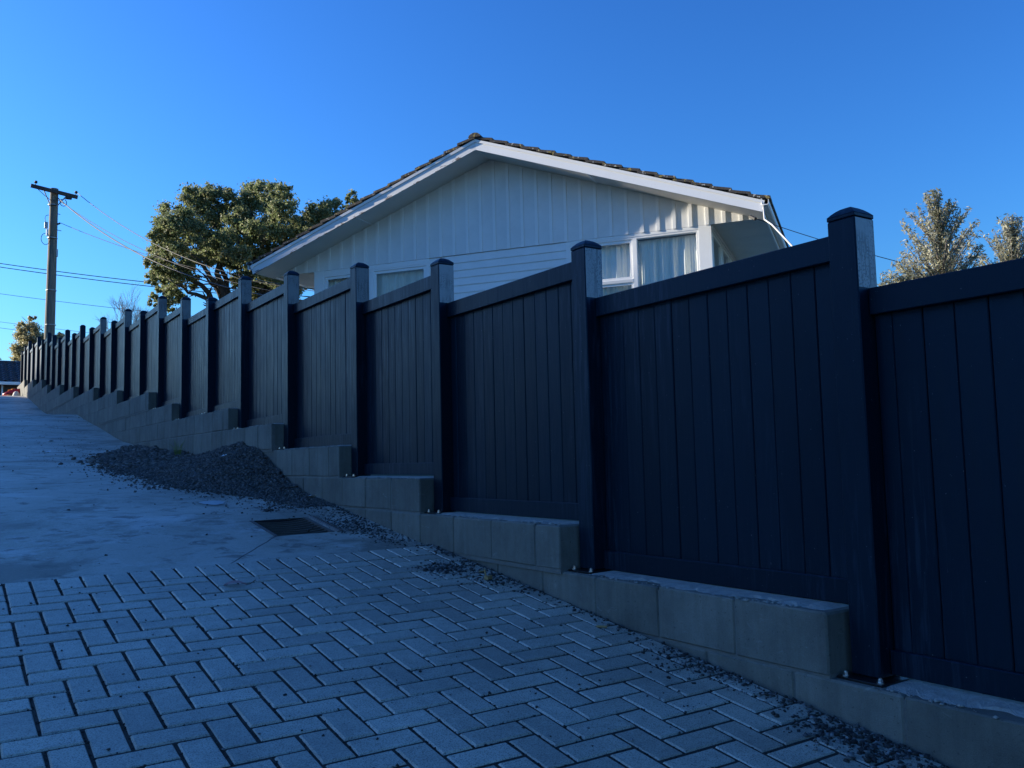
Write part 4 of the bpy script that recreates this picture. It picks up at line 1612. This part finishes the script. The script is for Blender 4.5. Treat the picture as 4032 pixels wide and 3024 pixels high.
def pile_h(x, y):
    w = np.interp(y, WY, WW)
    t = np.clip(1 - (2.42 - x) / w, 0, 1)
    bumpy = .026 * np.sin(x * 9 + y * 4) * np.sin(y * 7.3) * t
    return np.interp(y, HY, HH) * (t ** 1.1) + np.maximum(bumpy, -.01) * (np.interp(y, HY, HH) > .03)


def pile_surface(y0, y1, name, m_, parent):
    ys_ = np.arange(y0, y1 + .01, .04)
    xs_ = np.arange(1.2, 2.431, .04)
    v = [(x, y, float(zg(x, y) + pile_h(x, y)) - (.012 if pile_h(x, y) < .012 else .002)) for y in ys_ for x in xs_]
    n = len(xs_)
    f = [(j * n + i, j * n + i + 1, (j + 1) * n + i + 1, (j + 1) * n + i) for j in range(len(ys_) - 1) for i in range(n - 1)]
    return MB().add(v, f).build(name, m_, parent, True)


def scatter_pile(n, y0, y1, spread, dens):
    x = rng.uniform(1.05, 2.42, n)
    y = rng.uniform(y0, y1, n)
    w = np.interp(y, WY, WW)
    t = 1 - (2.42 - x) / w
    p = np.where(t > 0.03, dens, dens * np.exp(np.minimum(t, 0) * spread))
    k = rng.random(n) < p
    x, y = x[k], y[k]
    z = zg(x, y) + pile_h(x, y)
    return np.stack([x, y, z], 1)


gp1 = empty('gravel_heap', (2.2, 8.0, -.1))
tag(gp1, 'heap of fine dark grey gravel piled against the block wall', 'gravel heap')
tag(pile_surface(6.0, 9.7, 'gravel_core', m_grav, gp1), kind='stuff')
P_ = scatter_pile(38000, 6.0, 9.6, 11.0, .95)
tag(stones('gravel', P_ + np.array([0, 0, .002]), .009 + .022 * rng.random(len(P_)) ** 2.2, m_grav, .8, gp1), kind='stuff')
gp2 = empty('rubble_heap', (2.1, 11.2, .1))
tag(gp2, 'low heap of coarse brown rubble uphill of the dark gravel', 'rubble heap')
tag(pile_surface(9.7, 14.2, 'rubble_core', m_gravb, gp2), kind='stuff')
P_ = scatter_pile(7500, 9.4, 13.4, 14.0, .8)
tag(stones('rubble', P_ + np.array([0, 0, .003]), rng.uniform(.022, .065, len(P_)), m_gravb, .7, gp2), kind='stuff')

# loose chips: along the wall foot, on the slab, in the joints
pts, szs = [], []


def add_pts(x, y, s, extra=0.0):
    y = np.asarray(y)
    x = np.asarray(x)
    z = np.where(y < 4.53, -0.5248 + 0.13453 * (y - 4.3238) + 0.0056 * (x - 0.26), zg(x, np.maximum(y, 4.54)))
    pts.append(np.stack([x, y, z + s * .12 + extra], 1))
    szs.append(s)


n = 2400
y = rng.uniform(.6, 6.6, n)
x = 2.418 - np.abs(rng.normal(0, .034, n)) * (1 + .8 * np.sin(y * 2.1) ** 2)
k = rng.random(n) < (.35 + .65 * (np.sin(y * 3.3 + 1) > -.2))
add_pts(x[k], y[k], .004 + .014 * rng.random(k.sum()) ** 2)
for (cx_, cy_, sx_, sy_, n, s0, s1) in ((2.20, 4.00, .075, .07, 620, .007, .018), (2.34, 1.62, .06, .14, 520, .006, .024), (2.28, 1.78, .05, .06, 160, .008, .018), (2.24, 5.30, .07, .20, 900, .007, .017), (2.30, 4.85, .07, .18, 350, .006, .014),
                                        (2.30, 3.75, .06, .10, 220, .006, .014), (2.36, 2.35, .05, .14, 260, .006, .015), (2.25, 2.45, .05, .05, 60, .006, .012), (2.05, 2.15, .05, .05, 22, .005, .010), (2.22, 6.05, .10, .20, 500, .006, .016), (2.02, 6.15, .05, .06, 120, .008, .02),
                                        (1.92, 6.0, .035, .03, 50, .01, .028)):
    n = int(n * .8)
    add_pts(rng.normal(cx_, sx_, n).clip(0, 2.417), rng.normal(cy_, sy_, n), s0 * .7 + (s1 - s0 * .7) * rng.random(n) ** 2)
for (cx_, cy_, sx_, sy_, n) in ((1.75, 8.6, .25, .9, 700), (1.55, 10.6, .25, .9, 500), (1.95, 6.9, .2, .5, 450), (1.5, 12.5, .4, 1.2, 260), (1.3, 15.5, .5, 2.0, 160)):
    add_pts(rng.normal(cx_, sx_, n).clip(0, 2.41), rng.normal(cy_, sy_, n), .004 + .013 * rng.random(n) ** 2.5)
n = 620
y = 4.6 + rng.random(n) ** 1.3 * 16
x = rng.uniform(-.2, 2.4, n)
k = rng.random(n) < np.where(x > 1.2, .55, .16)
add_pts(x[k], y[k], .005 + .017 * rng.random(k.sum()) ** 2)
n = 240
add_pts(rng.uniform(0, 2.4, n), rng.uniform(1.2, 4.5, n), rng.uniform(.004, .011, n))
Pp, Ss = np.concatenate(pts), np.concatenate(szs)
o = stones('loose_gravel', Pp, Ss, m_gravm, .75)
tag(o, 'scattered dark stone chips along the wall foot and over the slab', 'gravel', kind='stuff')
# chips packed in the paver joints
jp = []
for (i, j, li, lj) in pl:
    x, y, z = pav_pt(i + li / 2, j + lj / 2)
    sx, sy, d = screen((x, y, z))
    if not (d > .3 and -150 < sx < 4200 and sy < 3200): continue
    m1 = rng.integers(10, 22)
    t = rng.random(m1)
    side = rng.random(m1) < (lj / (li + lj)) * 1.25
    a = np.where(side, i, i + t * li)
    b = np.where(side, j + t * lj, j)
    xx = OX + CELL * a + rng.normal(0, .0018, m1)
    yy = OY - CELL * .9911 * b + rng.normal(0, .0018, m1)
    jp.append(np.stack([xx, yy, -0.5248 + 0.13453 * (yy - OY) + 0.0056 * (xx - OX) - rng.uniform(.003, .006, m1)], 1))
jp = np.concatenate(jp)
o = stones('joint_chips', jp, rng.uniform(.004, .0095, len(jp)), m_gravm, .8)
o.data.materials[0] = stone_mat('joint_chip', [(0.016, 0.016, 0.016), (0.03, 0.029, 0.028), (0.012, 0.012, 0.012), (0.06, 0.058, 0.055), (0.02, 0.019, 0.018)])
tag(o, 'fine dark chips packed in the paver joints', 'gravel', kind='stuff')

# ------------------------------------------------------------------ small things lying about


def paved_z(x, y): return -0.5248 + 0.13453 * (y - OY) + 0.0056 * (x - OX)


def blade(name, L, W, colr, loc, rz, label, cat, curl=.012, stem=True):
    mb = MB()
    n = 8
    v, f = [], []
    for q in range(n + 1):
        t = q / n
        w = W * math.sin(math.pi * min(1, t * 1.05 + .02)) ** .7 * .5
        z = curl * math.sin(math.pi * t)
        v += [(t * L, -w, z + .005), (t * L, 0, z), (t * L, w, z + .006)]
    for q in range(n):
        f += [(3 * q, 3 * q + 1, 3 * q + 4, 3 * q + 3), (3 * q + 1, 3 * q + 2, 3 * q + 5, 3 * q + 4)]
    T = Matrix.Translation(loc) @ Matrix.Rotation(math.atan(.1345), 4, 'X') @ Matrix.Rotation(rz, 4, 'Z')
    mb.add([T @ Vector(p) for p in v], f)
    e = empty(name, loc)
    mb.build('leaf_blade', simple(name + '_colour', colr, .6, .3, 40), e, True)
    if stem:
        MB().tube([T @ Vector(p) for p in ((L * .97, 0, .003), (L * 1.15, .004, .004), (L * 1.4, .02, .016))], .0022, 5).build('stem', m_bark, e)
    tag(e, label, cat)


x, y = 1.11, 4.10
blade('fallen_leaf', .10, .048, (.36, .20, .18), (x, y, paved_z(x, y) + .003), R(-12), 'reddish dry leaf lying on the pavers near the paving edge', 'leaf')
x, y = 2.30, 3.73
blk = MB()
T = Matrix.Translation((x, y, paved_z(x, y) + .006)) @ Matrix.Rotation(R(25), 4, 'Z')
blk.cbox(-.022, .022, -.012, .012, -.005, .014, .002, lambda a, b, c: T @ Vector((a, b, c)))
e = empty('timber_offcut', (x, y, paved_z(x, y)))
m_chip = simple('fresh_wood', (.36, .24, .11), .8, .3, 30)
blk.build('chip', m_chip, e)
MB().add([T @ Vector(p) for p in ((-.022, -.002, .012), (-.016, -.002, .014), (-.024, .002, .052), (-.030, 0, .05), (-.022, .004, .012), (-.016, .004, .014), (-.024, .006, .052), (-.030, .005, .05))],
         [(0, 1, 2, 3), (7, 6, 5, 4), (0, 4, 5, 1), (1, 5, 6, 2), (2, 6, 7, 3), (3, 7, 4, 0)]).build('splinter', m_chip, e)
tag(e, 'pale square wood offcut with upright splinter near the wall foot', 'wood chip')
for (x, y, rz, lab) in ((2.345, 3.86, .4, 'small orange wood chip lying just uphill of the square offcut'), (2.325, 2.88, -.5, 'long wood sliver lying among chips at the wall foot')):
    T = Matrix.Translation((x, y, paved_z(x, y) + .006)) @ Matrix.Rotation(rz, 4, 'Z') @ Matrix.Rotation(.08, 4, 'Y')
    o = MB().cbox(-.022, .022, -.006, .006, -.004, .004, .0018, lambda a, b, c: T @ Vector((a, b, c))).build('wood_chip', m_chip)
    tag(o, lab, 'wood chip')
m_paper = simple('paper', (.72, .74, .76), .8, .1, 20)
for (x, y, s, lab, h_) in ((2.158, 8.0, .05, 'white crumpled scrap lying on the dark gravel heap', 1), (2.38, 6.40, .06, 'white paper scrap beside the foot of the gravel heap', 0), (1.15, 12.4, .09, 'white scrap lying on the slab uphill of the rubble', 0), (1.45, 15.0, .09, 'small pale scrap far up the concrete drive', 0)):
    z = float(zg(x, y)) + (float(pile_h(np.float64(x), np.float64(y))) if h_ else 0) + .016
    v = [(x + s * (a - 1) * .5 + random.uniform(-.1, .1) * s, y + s * (b - 1) * .4 + random.uniform(-.1, .1) * s, z + random.uniform(-.010, .014)) for b in range(3) for a in range(3)]
    o = MB().add(v, [(0, 1, 4, 3), (1, 2, 5, 4), (3, 4, 7, 6), (4, 5, 8, 7)]).build('paper_scrap', m_paper)
    tag(o, lab, 'paper scrap')
# pale paint splash on the slab
v = []
x, y = 1.66, 6.44
for a in range(28):
    t = a / 28 * 6.283
    r_ = 1 + .08 * math.sin(3 * t) + .05 * math.sin(7 * t + 1)
    px_, py_ = x + .085 * r_ * math.cos(t), y + .10 * r_ * math.sin(t)
    v.append((px_, py_, float(zg(px_, py_)) + .004))
v.append((x, y, float(zg(x, y)) + .004))
o = MB().add(v, [(a, (a + 1) % 28, 28) for a in range(28)]).build('paint_splash', simple('pale_paint', (.42, .46, .48), .6, .25, 25, gl=True))
tag(o, 'pale oval paint splash on the concrete before the gravel heap', 'paint splash')
# weed on the rubble
wx, wy = 2.30, 10.45
wz = float(zg(wx, wy)) + float(pile_h(np.float64(wx), np.float64(wy)))
wd = empty('weed_tuft', (wx, wy, wz))
tag(wd, 'thin green grass tuft sprouting from the rubble heap', 'weed')
m_weed = simple('weed_leaf', (.14, .19, .04), .6, .3, 10)
for k in range(14):
    a, L = random.uniform(0, 6.28), random.uniform(.08, .24)
    dx_, dy_ = math.cos(a), math.sin(a)
    sp = random.uniform(.1, .6)
    p0 = Vector((wx + dx_ * .02, wy + dy_ * .02, wz - .01))
    p1 = p0 + Vector((dx_ * L * sp * .4, dy_ * L * sp * .4, L * .6))
    p2 = p0 + Vector((dx_ * L * sp, dy_ * L * sp, L * (1 - .4 * sp)))
    MB().tube([p0, p1, p2], [.004, .003, .0008], 4).build('blade', m_weed, wd)

# things at the top of the drive
rd = empty('plastic_item', (2.2, 36.2, 2.68))
tag(rd, 'bright red plastic item lying at the top of the driveway', 'plastic item')
m_red = simple('red_plastic', (.55, .02, .025), .35, .1)
mb = MB()
sec = [(1.90, .02, .06), (2.0, .06, .12), (2.15, .10, .18), (2.3, .13, .24), (2.43, .13, .26), (2.52, .08, .2)]
v, f = [], []
for (x, h0, h1) in sec:
    w = .22 if 1.95 < x < 2.5 else .12
    v += [(x, 36.2 - w, 2.70 + h0 * .5), (x, 36.2 - w * .7, 2.70 + h1), (x, 36.2 + w * .7, 2.70 + h1), (x, 36.2 + w, 2.70 + h0 * .5)]
for q in range(5):
    for a in range(4): f.append((4 * q + a, 4 * q + (a + 1) % 4, 4 * q + 4 + (a + 1) % 4, 4 * q + 4 + a))
f += [(0, 1, 2, 3), (23, 22, 21, 20)]
mb.add(v, f).build('shell', m_red, rd, True)
MB().cbox(2.0, 2.45, 35.96, 36.02, 2.72, 2.78, .01).build('rim', simple('dark_red', (.2, .01, .01), .5), rd)
bo = MB()
v, f = [], []
for q in range(6):
    ph = math.pi * (q / 5 * .5)
    for a in range(10):
        t = a * math.pi / 5
        rr = math.cos(ph) * random.uniform(.92, 1.06)
        v.append((2.25 + .12 * rr * math.cos(t), 34.9 + .12 * rr * math.sin(t), 2.60 + .17 * math.sin(ph)))
for q in range(5):
    for a in range(10): f.append((10 * q + a, 10 * q + (a + 1) % 10, 10 * q + 10 + (a + 1) % 10, 10 * q + 10 + a))
o = bo.add(v, f).build('boulder', simple('white_stone', (.55, .54, .5), .8, .2, 15), smooth=True)
tag(o, 'rounded pale boulder at the far end of the block wall', 'boulder')
fl = empty('flower_clump', (2.3, 36.9, 2.7))
tag(fl, 'clump of orange flowers at the top of the driveway', 'flowers')
leaves([(2.18, 36.9, 2.90), (2.28, 36.9, 2.93), (2.38, 36.9, 2.88)], [.09, .10, .08], 500, .06, 'flowers', leaf_mat('orange_petal', [(.45, .10, .02), (.6, .22, .04), (.25, .06, .02)], .6, .3), fl, .7)
leaves([(2.2, 36.95, 2.78), (2.34, 36.95, 2.78)], [.11, .11], 400, .07, 'foliage', m_lbush, fl, .5)
print('objects', len(col.objects))
